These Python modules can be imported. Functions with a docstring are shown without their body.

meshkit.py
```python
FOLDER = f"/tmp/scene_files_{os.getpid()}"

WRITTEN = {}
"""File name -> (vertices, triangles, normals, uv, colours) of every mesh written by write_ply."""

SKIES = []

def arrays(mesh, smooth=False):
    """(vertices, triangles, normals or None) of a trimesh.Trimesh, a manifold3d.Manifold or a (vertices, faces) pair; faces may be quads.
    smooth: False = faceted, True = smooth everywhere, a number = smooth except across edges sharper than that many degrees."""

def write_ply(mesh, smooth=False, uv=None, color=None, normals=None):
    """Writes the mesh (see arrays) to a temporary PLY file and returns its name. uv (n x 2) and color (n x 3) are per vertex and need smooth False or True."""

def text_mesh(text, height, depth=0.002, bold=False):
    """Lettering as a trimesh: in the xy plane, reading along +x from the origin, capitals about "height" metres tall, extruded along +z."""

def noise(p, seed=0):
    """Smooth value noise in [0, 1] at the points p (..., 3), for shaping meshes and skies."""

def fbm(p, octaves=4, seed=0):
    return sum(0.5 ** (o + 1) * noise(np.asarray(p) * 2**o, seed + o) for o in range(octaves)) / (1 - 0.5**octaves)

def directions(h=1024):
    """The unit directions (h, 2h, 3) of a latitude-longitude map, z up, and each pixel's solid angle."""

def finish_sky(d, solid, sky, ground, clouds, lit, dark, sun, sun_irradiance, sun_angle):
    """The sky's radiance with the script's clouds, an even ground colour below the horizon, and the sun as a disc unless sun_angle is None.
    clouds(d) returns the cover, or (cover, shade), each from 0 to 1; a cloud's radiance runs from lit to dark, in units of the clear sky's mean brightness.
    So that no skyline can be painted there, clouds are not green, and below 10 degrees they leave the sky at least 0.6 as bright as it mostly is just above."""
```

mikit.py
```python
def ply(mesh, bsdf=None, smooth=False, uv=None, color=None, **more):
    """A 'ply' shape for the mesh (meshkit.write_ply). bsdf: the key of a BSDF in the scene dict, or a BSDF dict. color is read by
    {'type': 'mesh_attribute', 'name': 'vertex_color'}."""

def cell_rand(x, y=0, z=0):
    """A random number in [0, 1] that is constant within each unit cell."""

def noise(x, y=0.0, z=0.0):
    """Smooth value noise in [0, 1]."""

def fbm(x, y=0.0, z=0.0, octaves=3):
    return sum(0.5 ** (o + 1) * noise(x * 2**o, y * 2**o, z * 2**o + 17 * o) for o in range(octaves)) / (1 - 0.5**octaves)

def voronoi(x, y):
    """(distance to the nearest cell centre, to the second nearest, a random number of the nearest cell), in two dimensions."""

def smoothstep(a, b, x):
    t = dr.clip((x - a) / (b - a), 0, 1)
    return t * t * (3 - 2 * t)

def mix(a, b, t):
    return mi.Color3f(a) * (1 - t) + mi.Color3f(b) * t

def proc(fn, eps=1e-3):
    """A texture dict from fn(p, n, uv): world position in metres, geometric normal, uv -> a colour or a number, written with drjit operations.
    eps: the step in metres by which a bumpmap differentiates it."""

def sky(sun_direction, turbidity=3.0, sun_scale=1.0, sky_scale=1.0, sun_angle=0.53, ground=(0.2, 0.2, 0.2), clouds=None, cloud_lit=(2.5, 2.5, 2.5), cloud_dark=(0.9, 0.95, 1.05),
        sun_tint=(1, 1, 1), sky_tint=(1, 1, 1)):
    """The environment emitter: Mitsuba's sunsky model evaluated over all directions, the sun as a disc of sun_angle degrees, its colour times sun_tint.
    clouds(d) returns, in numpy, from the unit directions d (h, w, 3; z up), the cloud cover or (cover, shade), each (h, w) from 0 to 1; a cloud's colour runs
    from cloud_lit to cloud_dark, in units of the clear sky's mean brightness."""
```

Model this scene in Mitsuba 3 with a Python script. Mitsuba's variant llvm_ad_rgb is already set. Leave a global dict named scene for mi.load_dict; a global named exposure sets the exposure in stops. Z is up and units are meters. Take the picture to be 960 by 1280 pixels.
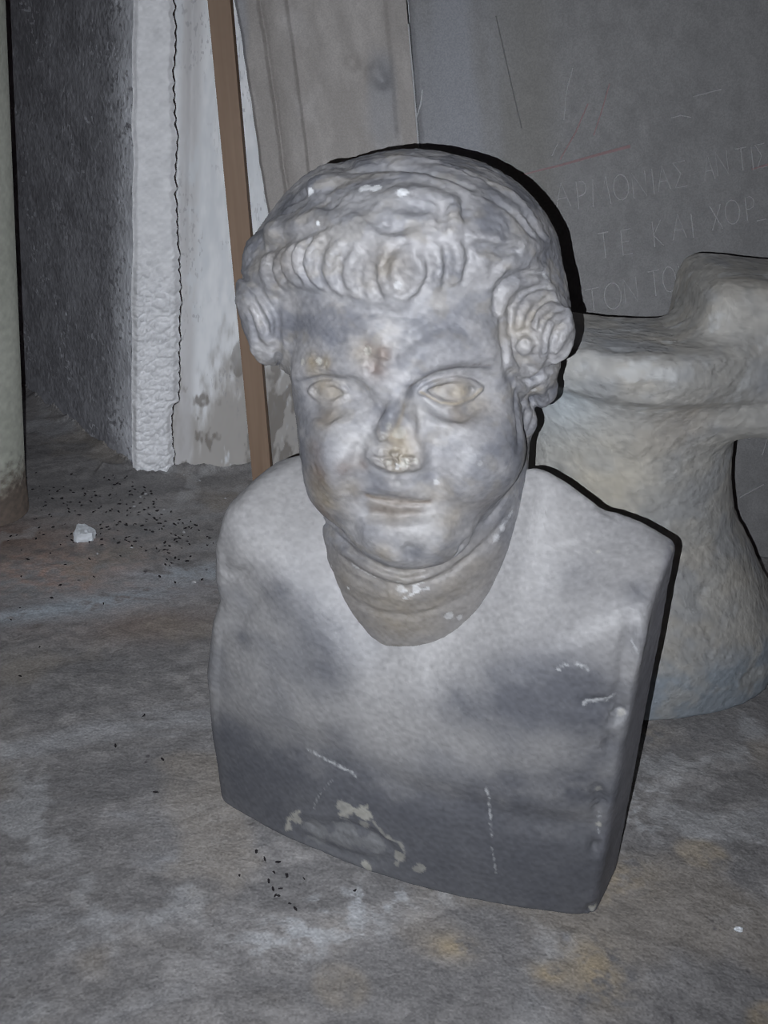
import math, random
import numpy as np, trimesh
import drjit as dr
import mitsuba as mi
import mikit, meshkit
from mikit import noise, fbm, voronoi, cell_rand, smoothstep, mix, proc

T = mi.ScalarTransform4f
scene, labels = {}, {}
random.seed(7)
R = np.random.default_rng(11)

# ------------------------------------------------------------------ camera, flash and what little light the room has
PITCH, ROLL, EYE = math.radians(24), math.radians(6), np.array([0.0, 0.0, 0.6])
FWD = np.array([0, math.cos(PITCH), -math.sin(PITCH)])
UP0 = np.array([0, math.sin(PITCH), math.cos(PITCH)])
RIGHT = math.cos(ROLL) * np.array([1.0, 0, 0]) + math.sin(ROLL) * UP0
UP = math.cos(ROLL) * UP0 - math.sin(ROLL) * np.array([1.0, 0, 0])
scene['camera'] = {'type': 'perspective', 'fov': 50.0, 'fov_axis': 'y', 'near_clip': 0.02,
                   'to_world': T().look_at(origin=EYE.tolist(), target=(EYE + FWD).tolist(), up=UP.tolist())}
FLASH = EYE - 0.0185 * RIGHT - 0.0085 * UP
scene['flash'] = {'type': 'spot', 'intensity': {'type': 'rgb', 'value': [3.28, 3.40, 3.62]}, 'cutoff_angle': 49.0, 'beam_width': 10.0,
                  'to_world': T().look_at(origin=FLASH.tolist(), target=[0.01, 0.95, 0.27], up=[0, 0, 1])}
scene['room_light'] = {'type': 'constant', 'radiance': {'type': 'rgb', 'value': [0.0075, 0.005, 0.006]}}
exposure = 0.0


def tag(key, label=None, cat=None, group=None, kind=None):
    labels[key] = {k: v for k, v in (('label', label), ('category', cat), ('group', group), ('kind', kind)) if v}


def bsdf(name, color, rough=0.7, spec=0.3, bump=None, scale=1.0):
    """A principled material, defined once; color is a triple, a proc texture or 'vertex'."""
    c = color if isinstance(color, dict) else {'type': 'mesh_attribute', 'name': 'vertex_color'} if color == 'vertex' else {'type': 'rgb', 'value': list(color)}
    m = {'type': 'principled', 'base_color': c, 'roughness': rough, 'specular': spec}
    if bump is not None:
        m = {'type': 'bumpmap', 'arbitrary': bump, 'scale': scale, 'bsdf': m}
    scene[name] = {'type': 'twosided', 'bsdf': m}


# ------------------------------------------------------------------ carving tools (signed distances on a grid)
class Clay:
    """A block of clay: signed distances (negative inside) in millimetres on a regular grid, shaped by unions, cuts and brushes."""

    def __init__(self, lo, hi, h):
        self.lo, self.h = np.array(lo, float), float(h)
        self.n = np.ceil((np.array(hi, float) - self.lo) / h).astype(int) + 1
        self.d = np.full(self.n, 60.0, np.float32)

    def axes(self, lo=None, hi=None):
        a = np.zeros(3, int) if lo is None else np.clip(np.floor((np.asarray(lo) - self.lo) / self.h).astype(int), 0, self.n)
        b = self.n if hi is None else np.clip(np.ceil((np.asarray(hi) - self.lo) / self.h).astype(int) + 1, 0, self.n)
        sl = tuple(slice(i, j) for i, j in zip(a, b))
        g = [(self.lo[k] + self.h * np.arange(a[k], b[k])).astype(np.float32) for k in range(3)]
        return sl, g[0][:, None, None], g[1][None, :, None], g[2][None, None, :]

    def join(self, sl, e, k):
        d = self.d[sl]
        if k <= 0:
            self.d[sl] = np.minimum(d, e)
        else:
            t = np.clip(0.5 + 0.5 * (d - e) / k, 0, 1)
            self.d[sl] = d + (e - d) * t - k * t * (1 - t)

    def cut(self, sl, e, k):
        d = self.d[sl]
        e = -e
        t = np.clip(0.5 - 0.5 * (d - e) / max(k, 1e-3), 0, 1)
        self.d[sl] = d + (e - d) * t + k * t * (1 - t)

    @staticmethod
    def turned(c, rot, x, y, z):
        x, y, z = x - c[0], y - c[1], z - c[2]
        if rot is None:
            return x, y, z
        ax, ay, az = np.radians(rot)
        x, y = x * math.cos(az) + y * math.sin(az), y * math.cos(az) - x * math.sin(az)
        x, z = x * math.cos(ay) - z * math.sin(ay), z * math.cos(ay) + x * math.sin(ay)
        y, z = y * math.cos(ax) + z * math.sin(ax), z * math.cos(ax) - y * math.sin(ax)
        return x, y, z

    def ball(self, c, r, k=6.0, rot=None, cut=False):
        r = np.broadcast_to(np.asarray(r, float), 3)
        m = r.max() + 2 * k + 8
        sl, x, y, z = self.axes(np.array(c) - m, np.array(c) + m)
        x, y, z = self.turned(c, rot, x, y, z)
        k0 = np.sqrt((x / r[0]) ** 2 + (y / r[1]) ** 2 + (z / r[2]) ** 2)
        k1 = np.sqrt((x / r[0] ** 2) ** 2 + (y / r[1] ** 2) ** 2 + (z / r[2] ** 2) ** 2)
        e = k0 * (k0 - 1) / np.maximum(k1, 1e-6)
        (self.cut if cut else self.join)(sl, e.astype(np.float32), k)

    def path_distance(self, pts, m):
        """(slices, distance to the polyline, place along it from 0 to 1) within m of it."""
        pts = np.asarray(pts, float)
        sl, x, y, z = self.axes(pts.min(0) - m, pts.max(0) + m)
        best, where = None, None
        lens = np.linalg.norm(np.diff(pts, axis=0), axis=1)
        s = np.concatenate([[0], np.cumsum(lens)]) / max(lens.sum(), 1e-9)
        for i in range(len(pts) - 1):
            a, b = pts[i], pts[i + 1]
            ab = b - a
            t = np.clip(((x - a[0]) * ab[0] + (y - a[1]) * ab[1] + (z - a[2]) * ab[2]) / max(ab @ ab, 1e-9), 0, 1).astype(np.float32)
            q = (x - a[0] - t * ab[0]) ** 2 + (y - a[1] - t * ab[1]) ** 2 + (z - a[2] - t * ab[2]) ** 2
            w = s[i] + (s[i + 1] - s[i]) * t
            if best is None:
                best, where = q, w
            else:
                where = np.where(q < best, w, where)
                best = np.minimum(best, q)
        return sl, np.sqrt(best), where

    def rope(self, pts, r, k=3.0, cut=False):
        """A tube along the polyline; r is one radius or radii spread evenly along it."""
        r = np.atleast_1d(np.asarray(r, float))
        sl, q, w = self.path_distance(pts, r.max() + 2 * k + 3)
        rr = np.interp(w, np.linspace(0, 1, len(r)), r) if len(r) > 1 else r[0]
        (self.cut if cut else self.join)(sl, (q - rr).astype(np.float32), k)

    def brush(self, pts, r, a, taper=True):
        """Raises (a > 0) or hollows (a < 0) the surface along the polyline, or round a single point."""
        pts = np.atleast_2d(np.asarray(pts, float))
        if len(pts) == 1:
            pts = np.vstack([pts, pts + 1e-3])
            taper = False
        sl, q, w = self.path_distance(pts, 3.2 * r)
        f = a * np.exp(-((q / r) ** 2))
        if taper and r < 8:
            t = np.clip(np.minimum(w, 1 - w) * 3, 0, 1)
            f = f * (0.35 + 0.65 * t * t * (3 - 2 * t))
        self.d[sl] -= f.astype(np.float32)

    def mesh(self):
        """Naive surface nets."""
        d, n = self.d, self.n
        s = d < 0
        corner = [s[i:n[0] - 1 + i, j:n[1] - 1 + j, k:n[2] - 1 + k] for i in (0, 1) for j in (0, 1) for k in (0, 1)]
        count = sum(c.astype(np.int8) for c in corner)
        cells = np.argwhere((count > 0) & (count < 8))
        acc, num = np.zeros((len(cells), 3)), np.zeros(len(cells))
        off = np.array([(i, j, k) for i in (0, 1) for j in (0, 1) for k in (0, 1)])
        vals = np.stack([d[cells[:, 0] + o[0], cells[:, 1] + o[1], cells[:, 2] + o[2]] for o in off], 1).astype(float)
        for a in range(8):
            for b in range(a + 1, 8):
                if np.abs(off[a] - off[b]).sum() != 1:
                    continue
                va, vb = vals[:, a], vals[:, b]
                x = (va < 0) != (vb < 0)
                t = np.where(x, va / np.where(x, va - vb, 1), 0)
                acc[x] += off[a] + t[x, None] * (off[b] - off[a])
                num += x
        v = self.lo + self.h * (cells + acc / num[:, None])
        index = np.full(n - 1, -1, np.int64)
        index[tuple(cells.T)] = np.arange(len(cells))
        faces = []
        for ax in range(3):
            u, w = (ax + 1) % 3, (ax + 2) % 3
            lo = [slice(None)] * 3
            hi = [slice(None)] * 3
            lo[ax], hi[ax] = slice(0, -1), slice(1, None)
            change = np.argwhere(s[tuple(lo)] != s[tuple(hi)])
            ok = (change[:, u] > 0) & (change[:, w] > 0) & (change[:, u] < n[u] - 1) & (change[:, w] < n[w] - 1) & (change[:, ax] < n[ax] - 1)
            e = change[ok]
            inside = s[tuple(e.T)]
            du, dw = np.eye(3, dtype=int)[u], np.eye(3, dtype=int)[w]
            q = np.stack([index[tuple((e - du - dw).T)], index[tuple((e - dw).T)], index[tuple(e.T)], index[tuple((e - du).T)]], 1)
            q[~inside] = q[~inside][:, ::-1]
            faces.append(q)
        q = np.vstack(faces)
        q = q[(q >= 0).all(1)]
        return v, np.vstack([q[:, [0, 1, 2]], q[:, [0, 2, 3]]])

    def at(self, p):
        """The distance at the points p (trilinear)."""
        from scipy.ndimage import map_coordinates
        return map_coordinates(self.d, ((np.asarray(p) - self.lo) / self.h).T, order=1, mode="nearest")


def vertex_normals(v, f):
    n = np.zeros_like(v)
    c = np.cross(v[f[:, 1]] - v[f[:, 0]], v[f[:, 2]] - v[f[:, 0]])
    for k in range(3):
        np.add.at(n, f[:, k], c)
    return n / np.maximum(np.linalg.norm(n, axis=1, keepdims=True), 1e-12)


def frame(origin, ex, ey, ez):
    m = np.eye(4)
    m[:3, 0], m[:3, 1], m[:3, 2], m[:3, 3] = ex, ey, ez, origin
    return m


# ------------------------------------------------------------------ where the bust and its head stand (axes: right, back, up)
BUST = frame((0.0390, 0.6851, 0.0), (0.95949, -0.28173, 0), (0.28173, 0.95949, 0), (0, 0, 1))
HEAD = frame((0.0067, 0.7392, 0.3782), (0.98313, -0.09585, 0.15579), (0.12037, 0.98033, -0.15643), (-0.13773, 0.17255, 0.97532))


def head_mass(h):
    """The head in the rough: skull, cap of hair, face, jaw, cheeks and neck, in millimetres from the middle of the skull at eye level."""
    c = Clay((-140, -125, -240), (150, 160, 180), h)
    c.ball((2, 12, 30), (86, 96, 100), 0)                        # skull
    c.ball((0, -10, -16), (78, 75, 98), 14)                      # face
    c.ball((-4, -36, -72), (63, 40, 36), 18)                     # jaw
    c.ball((6, -52, -99), (40, 31, 26), 16)                      # chin
    c.ball((-31, -43, -42), (36, 40, 38), 14)                    # cheeks
    c.ball((44, -42, -46), (38, 40, 38), 14)
    c.ball((3, -74, -24), (15, 18, 36), 12)                      # nose
    c.ball((2, -80, -43), (24, 13, 12), 9)
    c.rope([(12, 22, -40), (4, 28, -120), (0, 66, -235)], [72, 77, 74], 8)   # neck
    c.ball((0, 24, 68), (106, 98, 82), 8)                        # cap of hair
    c.ball((4, -14, 84), (88, 76, 52), 10)                       # fringe
    c.ball((-80, 4, 52), (34, 46, 48), 12)                      # hair over the temples
    c.ball((88, 10, 34), (24, 36, 44), 10)
    return c


def ramp(x, a, b):
    t = np.clip((x - a) / (b - a), 0, 1)
    return t * t * (3 - 2 * t)


def torso_mass(h):
    """The herm's block, in millimetres from the middle of its front foot: a bulging chest below, shoulders cut off sloping above."""
    c = Clay((-200, -50, -14), (190, 100, 350), h)
    sl, x, y, z = c.axes()
    u = np.clip(np.abs(x + 8) / 155, 0, 1.1)
    swell = -30 * (1 - np.minimum((x / 160) ** 2, 1)) * (0.9 + 0.12 * np.sin(np.clip(z, 0, 180) / 180 * np.pi))
    start, slope = 168 + 95 * ramp(u, 0.1, 1.0), 0.62 + 1.1 * ramp(u, 0.4, 1.0)
    front = swell + slope * 9 * np.logaddexp(0, (z - start) / 9)
    e_front = (front - y) / np.sqrt(1 + 0.5 * slope ** 2)
    left = np.interp(z, [-20, 0, 60, 113, 160, 183, 200, 229, 260, 285, 330], [-159, -160, -171, -177, -174, -168, -173, -174, -167, -149, -122]).astype(np.float32)
    right = 157 + 9 * np.clip(y / 60, -0.2, 1) - 0.035 * np.clip(z, 0, 400)
    top = np.interp(x, [-200, -143, -110, -60, 50, 100, 152, 200], [255, 287, 303, 316, 324, 310, 291, 266]).astype(np.float32)

    def both(a, b, k):
        t = np.clip(0.5 - 0.5 * (a - b) / k, 0, 1)
        return a + (b - a) * t + k * t * (1 - t)

    e = both(e_front, left - x, 14)
    e = both(e, x - right, 5)
    e = both(e, (z - top) * 0.9, 6)
    e = both(e, y - 64, 8)
    c.d = both(e, -z + 0 * x, 3).astype(np.float32)
    c.ball((-12, 72, 235), (80, 30, 70), 14)                      # the back swells up to carry the neck
    return c


def model(c, strokes):
    """Works the listed strokes into the clay: (tool, radius, amount, points)."""
    for tool, r, a, pts in strokes:
        if tool == "brush":
            c.brush(pts, r, a)
        elif tool == "rope":
            c.rope(pts, r, a)
        elif tool == "carve":
            c.rope(pts, r, a, cut=True)
        else:
            c.ball(pts[0], r, a, cut=tool == "scoop")


# ------------------------------------------------------------------ tables: strokes of the carving, stains and painted light of the stone, in each piece's own millimetres
HEAD_STROKES = [
    ('brush', 14, 5.75, [(-120.0, 18.0, 89.0), (-122.3, 18.0, 72.4), (-107.3, -22.9, 57.3)]),
    ('brush', 14, 5.75, [(-59.4, 18.0, 138.0), (-83.0, 18.0, 123.0), (-107.5, 18.0, 99.6)]),
    ('brush', 16, 4.6, [(-102.3, -32.0, 44.3), (-101.1, -20.6, 24.5), (-106.3, 18.0, 9.4)]),
    ('brush', 14, -11.5, [(-49.7, -68.2, 1.2), (-39.5, -75.1, 0.9), (-31.0, -79.3, -0.7)]),
    ('brush', 15, -12.65, [(27.7, -81.1, 0.5), (39.7, -75.7, 0.1), (50.2, -68.8, -2.5)]),
    ('brush', 9, -5.75, [(14.9, -79.7, -3.5), (11.5, -86.5, -8.9)]),
    ('brush', 9, -4.6, [(-20.2, -76.6, -2.3), (-16.7, -81.0, -9.3)]),
    ('brush', 9, 6.9, [(13.2, -79.9, 7.6), (25.1, -76.9, 14.5), (39.8, -72.4, 18.2), (54.1, -63.0, 16.4), (64.7, -53.5, 9.6)]),
    ('brush', 9, 4.6, [(-17.6, -79.9, 9.2), (-31.5, -73.2, 11.7), (-49.7, -60.9, 11.1), (-67.8, -47.6, 6.2)]),
    ('brush', 12, 5.17, [(16.2, -84.0, 22.9), (29.8, -79.8, 30.0), (45.0, -72.2, 31.9), (57.4, -64.6, 26.0)]),
    ('brush', 7, 3.45, [(-4.8, -85.8, 17.6), (-2.5, -85.3, 27.4)]),
    ('brush', 6, -2.88, [(6.7, -88.1, 21.1), (12.8, -86.9, 30.6)]),
    ('brush', 5, -3.08, [(5.4, -87.6, 16.1), (1.7, -87.7, 23.6), (6.7, -85.4, 33.0)]),
    ('brush', 5, -2.8, [(-11.6, -86.1, 8.9), (-12.3, -85.2, 19.7)]),
    ('brush', 6, -1.84, [(-47.6, -68.2, 22.7), (-24.3, -80.4, 30.9)]),
    ('brush', 5, -2.52, [(16.7, -87.0, 28.1), (35.9, -80.0, 37.7), (54.8, -69.1, 34.4)]),
    ('brush', 4, 2.1, [(-20.1, -79.0, 50.8), (-5.5, -81.9, 53.5), (6.8, -82.2, 49.8)]),
    ('brush', 4, -2.1, [(-23.9, -78.3, 47.0), (-5.6, -82.5, 47.7), (11.7, -82.9, 43.4)]),
    ('brush', 4, 1.68, [(-24.0, -78.8, 42.1), (-3.3, -83.4, 40.4)]),
    ('brush', 3.5, -2.1, [(9.4, -85.5, 24.2), (21.4, -83.9, 35.0), (35.7, -77.3, 40.4)]),
    ('ball', (14, 11, 10), 2.5, [(-38.7, -56.5, -4.4)]),
    ('ball', (15.5, 12, 11.5), 2.5, [(32.0, -59.7, -5.2)]),
    ('rope', 2.1, 2.0, [(17.0, -76.4, -2.8), (21.0, -75.5, 0.3), (27.9, -73.7, 2.9), (37.8, -69.2, 4.0), (47.5, -62.4, 1.4), (53.9, -58.6, -3.2)]),
    ('rope', 1.9, 2.0, [(19.6, -75.0, -3.9), (24.3, -74.0, -7.3), (30.3, -73.4, -10.6), (39.2, -69.5, -11.8), (47.8, -61.8, -9.5), (52.5, -59.2, -5.2)]),
    ('rope', 2.0, 2.0, [(-57.6, -57.6, -3.9), (-55.0, -58.7, -0.8), (-49.7, -61.5, 1.9), (-41.0, -67.2, 2.7), (-34.2, -70.3, 0.9), (-31.5, -71.0, -2.0)]),
    ('rope', 1.8, 2.0, [(-57.1, -59.8, -3.6), (-54.9, -58.5, -6.8), (-48.1, -64.2, -10.3), (-39.6, -69.4, -10.1), (-32.4, -70.7, -6.5)]),
    ('brush', 2.4, -3.64, [(11.2, -82.3, -0.0), (19.0, -78.8, 4.9), (27.9, -76.3, 8.4), (40.5, -70.7, 10.0), (53.0, -63.5, 8.4), (59.9, -59.5, 5.3), (62.7, -56.7, 1.8)]),
    ('brush', 2.0, -2.52, [(-66.9, -53.0, 1.6), (-52.7, -60.4, 5.4), (-40.5, -68.5, 6.7), (-29.1, -73.8, 5.6)]),
    ('brush', 4.0, 5.88, [(11.8, -86.0, 4.4), (20.6, -82.7, 9.8), (29.5, -81.3, 14.4), (42.6, -77.0, 17.2), (61.8, -65.0, 15.5)]),
    ('brush', 3.4, 4.2, [(-66.3, -54.6, 6.0), (-48.9, -64.9, 10.6), (-30.8, -77.1, 11.1), (-18.6, -83.4, 8.7)]),
    ('brush', 3.2, -2.52, [(37.2, -70.9, -4.0)]),
    ('brush', 3.0, -3.36, [(20.3, -75.5, -9.7), (26.8, -76.4, -15.2), (34.3, -76.1, -19.4), (43.2, -73.9, -20.9), (50.6, -63.8, -15.5)]),
    ('brush', 3.0, -2.8, [(-57.8, -58.3, -11.0), (-51.9, -67.5, -17.6), (-41.8, -76.4, -20.5), (-33.5, -74.9, -14.6)]),
    ('brush', 5, 2.8, [(19.5, -79.3, -15.2), (29.4, -79.4, -23.9), (44.3, -76.8, -25.6), (55.2, -64.5, -18.0)]),
    ('brush', 5, 2.24, [(-56.7, -65.9, -21.5), (-42.7, -78.2, -25.3), (-30.8, -79.5, -20.1)]),
    ('brush', 4.2, 5.88, [(9.4, -83.9, -0.8), (5.5, -86.5, -7.9), (-0.1, -91.3, -15.6), (-5.6, -90.2, -22.7), (-6.9, -89.7, -27.8)]),
    ('brush', 4.0, -7.0, [(-4.2, -88.8, -5.9), (-10.1, -85.6, -15.3), (-14.0, -85.4, -24.4)]),
    ('brush', 3.0, -3.36, [(5.4, -91.8, -16.5), (8.5, -91.2, -25.7), (11.3, -91.3, -33.8)]),
    ('brush', 2.2, -3.36, [(14.5, -78.6, -10.2), (18.3, -83.2, -19.6), (16.9, -86.6, -29.2)]),
    ('brush', 3.0, 3.64, [(-6.5, -91.9, -27.0), (-3.6, -92.1, -31.5)]),
    ('brush', 5, -4.2, [(-9.0, -90.8, -34.7), (1.5, -93.4, -35.4), (11.3, -91.6, -36.8)]),
    ('brush', 2.2, 4.2, [(-16.7, -89.1, -41.1), (-10.2, -91.8, -43.2), (-4.2, -92.3, -47.8)]),
    ('brush', 2.8, 5.6, [(-0.8, -93.5, -43.5), (2.2, -92.5, -40.6), (4.9, -92.3, -48.8)]),
    ('brush', 2.6, 5.6, [(7.7, -93.5, -46.6), (13.1, -92.0, -43.9), (17.1, -89.0, -48.6)]),
    ('brush', 2.0, -5.6, [(-2.7, -94.0, -42.3), (-0.8, -91.9, -49.9)]),
    ('brush', 1.8, -3.64, [(5.9, -94.4, -42.3), (7.2, -93.9, -48.5)]),
    ('brush', 2.4, -2.24, [(-17.9, -88.7, -44.3), (-12.9, -88.8, -49.5), (-4.8, -89.3, -52.5), (4.3, -88.8, -54.2), (15.2, -86.2, -53.3), (19.6, -88.4, -48.7)]),
    ('brush', 5, -4.2, [(22.6, -84.9, -34.6), (25.0, -85.8, -43.1), (23.2, -84.5, -49.6)]),
    ('brush', 5, -4.2, [(-20.0, -85.1, -32.6), (-22.8, -86.1, -41.7), (-20.5, -86.1, -47.9)]),
    ('brush', 6, -2.3, [(23.0, -82.7, -48.9), (29.5, -79.2, -60.1), (31.0, -75.6, -71.4)]),
    ('brush', 6, -2.99, [(-25.1, -83.6, -48.4), (-32.5, -80.3, -60.6), (-31.9, -75.3, -73.5)]),
    ('brush', 12, 4.02, [(49.3, -81.6, -45.7), (41.1, -77.6, -64.6)]),
    ('brush', 11, 3.45, [(-40.3, -82.0, -45.0), (-39.4, -77.3, -61.8)]),
    ('brush', 8, 2.88, [(-13.8, -80.2, -63.9), (1.7, -83.1, -60.6), (15.4, -78.5, -65.4)]),
    ('brush', 4, 1.96, [(-17.6, -82.7, -63.3), (-9.6, -84.0, -62.5), (1.8, -84.3, -64.0), (12.4, -82.6, -64.5), (20.1, -79.5, -68.3)]),
    ('brush', 4.5, 1.12, [(-17.8, -77.7, -76.1), (-8.3, -79.3, -78.9), (2.2, -80.2, -80.3), (13.6, -79.1, -78.5), (19.7, -77.7, -76.2)]),
    ('brush', 1.9, -6.44, [(-20.3, -80.2, -68.6), (-13.0, -80.5, -70.7), (-2.2, -80.0, -72.9), (8.7, -80.0, -73.5), (21.3, -77.8, -74.0)]),
    ('brush', 2.0, -2.8, [(2.1, -88.1, -55.9), (2.3, -87.0, -61.3)]),
    ('brush', 5, -5.32, [(-18.1, -77.4, -81.0), (-0.3, -81.3, -82.7), (17.6, -79.0, -82.2)]),
    ('brush', 8, 3.91, [(-18.6, -77.4, -93.4), (2.1, -81.2, -89.6), (27.6, -77.7, -93.2)]),
    ('brush', 6, -2.99, [(4.3, -82.3, -104.9), (11.1, -82.1, -104.9)]),
    ('brush', 10, 3.45, [(-14.3, -80.1, -101.3), (-3.8, -80.6, -106.5)]),
    ('brush', 7, 2.53, [(24.9, -79.3, -104.0)]),
    ('brush', 2.2, -4.76, [(-73.2, 18.0, -106.1), (-53.8, -20.3, -109.9), (-34.6, -37.4, -120.8), (-16.9, -44.6, -128.4), (-0.6, -47.0, -131.5), (12.8, -47.5, -129.0), (41.3, -64.0, -106.1), (54.7, -31.3, -98.7), (68.0, -18.3, -83.8)]),
    ('brush', 4, 2.52, [(-69.4, 9.2, -114.2), (-45.7, -29.4, -121.5), (-21.3, -42.5, -132.5), (-0.9, -45.7, -137.7), (20.7, -45.1, -132.5), (44.9, -36.3, -117.8)]),
    ('brush', 2.5, -2.8, [(-61.9, -10.6, -116.2), (-39.5, -34.5, -129.3), (-15.8, -43.4, -139.2), (1.1, -45.5, -141.8), (28.8, -43.6, -131.8), (55.5, -28.7, -113.1), (71.5, -11.1, -94.1)]),
    ('brush', 5, 2.1, [(-60.4, -10.5, -133.0), (-34.9, -32.5, -146.9), (-5.3, -41.6, -151.3), (28.2, -40.0, -143.8), (60.6, -22.6, -122.8)]),
    ('brush', 3, -1.68, [(-52.4, -17.1, -152.1), (-24.0, -33.0, -164.5), (5.1, -38.1, -165.2), (44.0, -30.6, -149.6)]),
    ('brush', 3.5, -3.08, [(-76.1, -45.9, 56.5), (-65.3, -54.6, 60.7), (-48.5, -66.9, 58.8), (-34.5, -73.9, 55.8), (-18.4, -80.0, 51.8), (-4.0, -82.3, 50.6)]),
    ('brush', 3.0, 6.37, [(-78.6, -43.8, 85.7), (-88.1, -35.2, 80.7), (-88.4, -38.2, 73.1), (-84.6, -42.3, 64.8), (-77.6, -45.4, 61.2)]),
    ('brush', 2.0, -6.19, [(-82.8, -42.4, 84.3), (-83.7, -41.0, 75.6), (-80.6, -44.4, 67.9), (-75.3, -47.6, 62.7)]),
    ('brush', 2.8, 5.82, [(-72.9, -51.9, 85.1), (-78.8, -44.6, 79.1), (-79.8, -42.3, 72.4), (-75.5, -46.0, 65.8), (-68.9, -51.8, 63.8)]),
    ('brush', 1.9, -5.46, [(-72.6, -53.7, 83.1), (-74.7, -49.4, 75.0), (-71.3, -52.0, 68.4), (-65.7, -56.1, 65.9)]),
    ('brush', 2.8, 5.82, [(-65.6, -60.4, 86.9), (-70.3, -55.2, 80.1), (-71.5, -49.9, 72.9), (-67.1, -54.2, 68.4), (-61.3, -61.1, 67.9)]),
    ('brush', 1.9, -5.46, [(-62.1, -64.0, 87.8), (-65.2, -61.1, 80.5), (-64.3, -60.4, 73.0), (-58.7, -63.4, 66.9)]),
    ('brush', 2.8, 6.19, [(-56.9, -68.2, 89.7), (-60.4, -65.7, 83.9), (-60.6, -64.6, 76.0), (-57.3, -64.5, 68.9)]),
    ('brush', 2.2, -6.55, [(-49.0, -73.7, 91.4), (-54.6, -70.7, 83.8), (-55.7, -68.3, 74.0), (-51.6, -67.8, 65.9), (-45.4, -68.7, 61.8)]),
    ('brush', 3.2, 7.64, [(-43.2, -77.0, 92.1), (-49.2, -74.1, 85.6), (-51.1, -72.2, 76.9), (-49.4, -70.2, 68.9), (-45.2, -69.6, 63.8)]),
    ('brush', 3.0, -7.64, [(-37.5, -80.1, 91.9), (-43.9, -77.9, 83.5), (-45.5, -75.3, 73.8), (-42.2, -73.6, 64.9), (-36.6, -72.7, 59.8)]),
    ('brush', 3.0, 5.46, [(-28.4, -84.2, 89.2), (-35.7, -81.7, 81.4), (-37.7, -78.8, 72.7), (-35.6, -76.4, 64.8), (-30.6, -76.8, 60.8)]),
    ('brush', 2.2, -4.73, [(-22.7, -86.3, 86.7), (-29.9, -83.9, 79.3), (-32.0, -80.4, 69.7), (-29.2, -78.9, 61.8)]),
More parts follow.
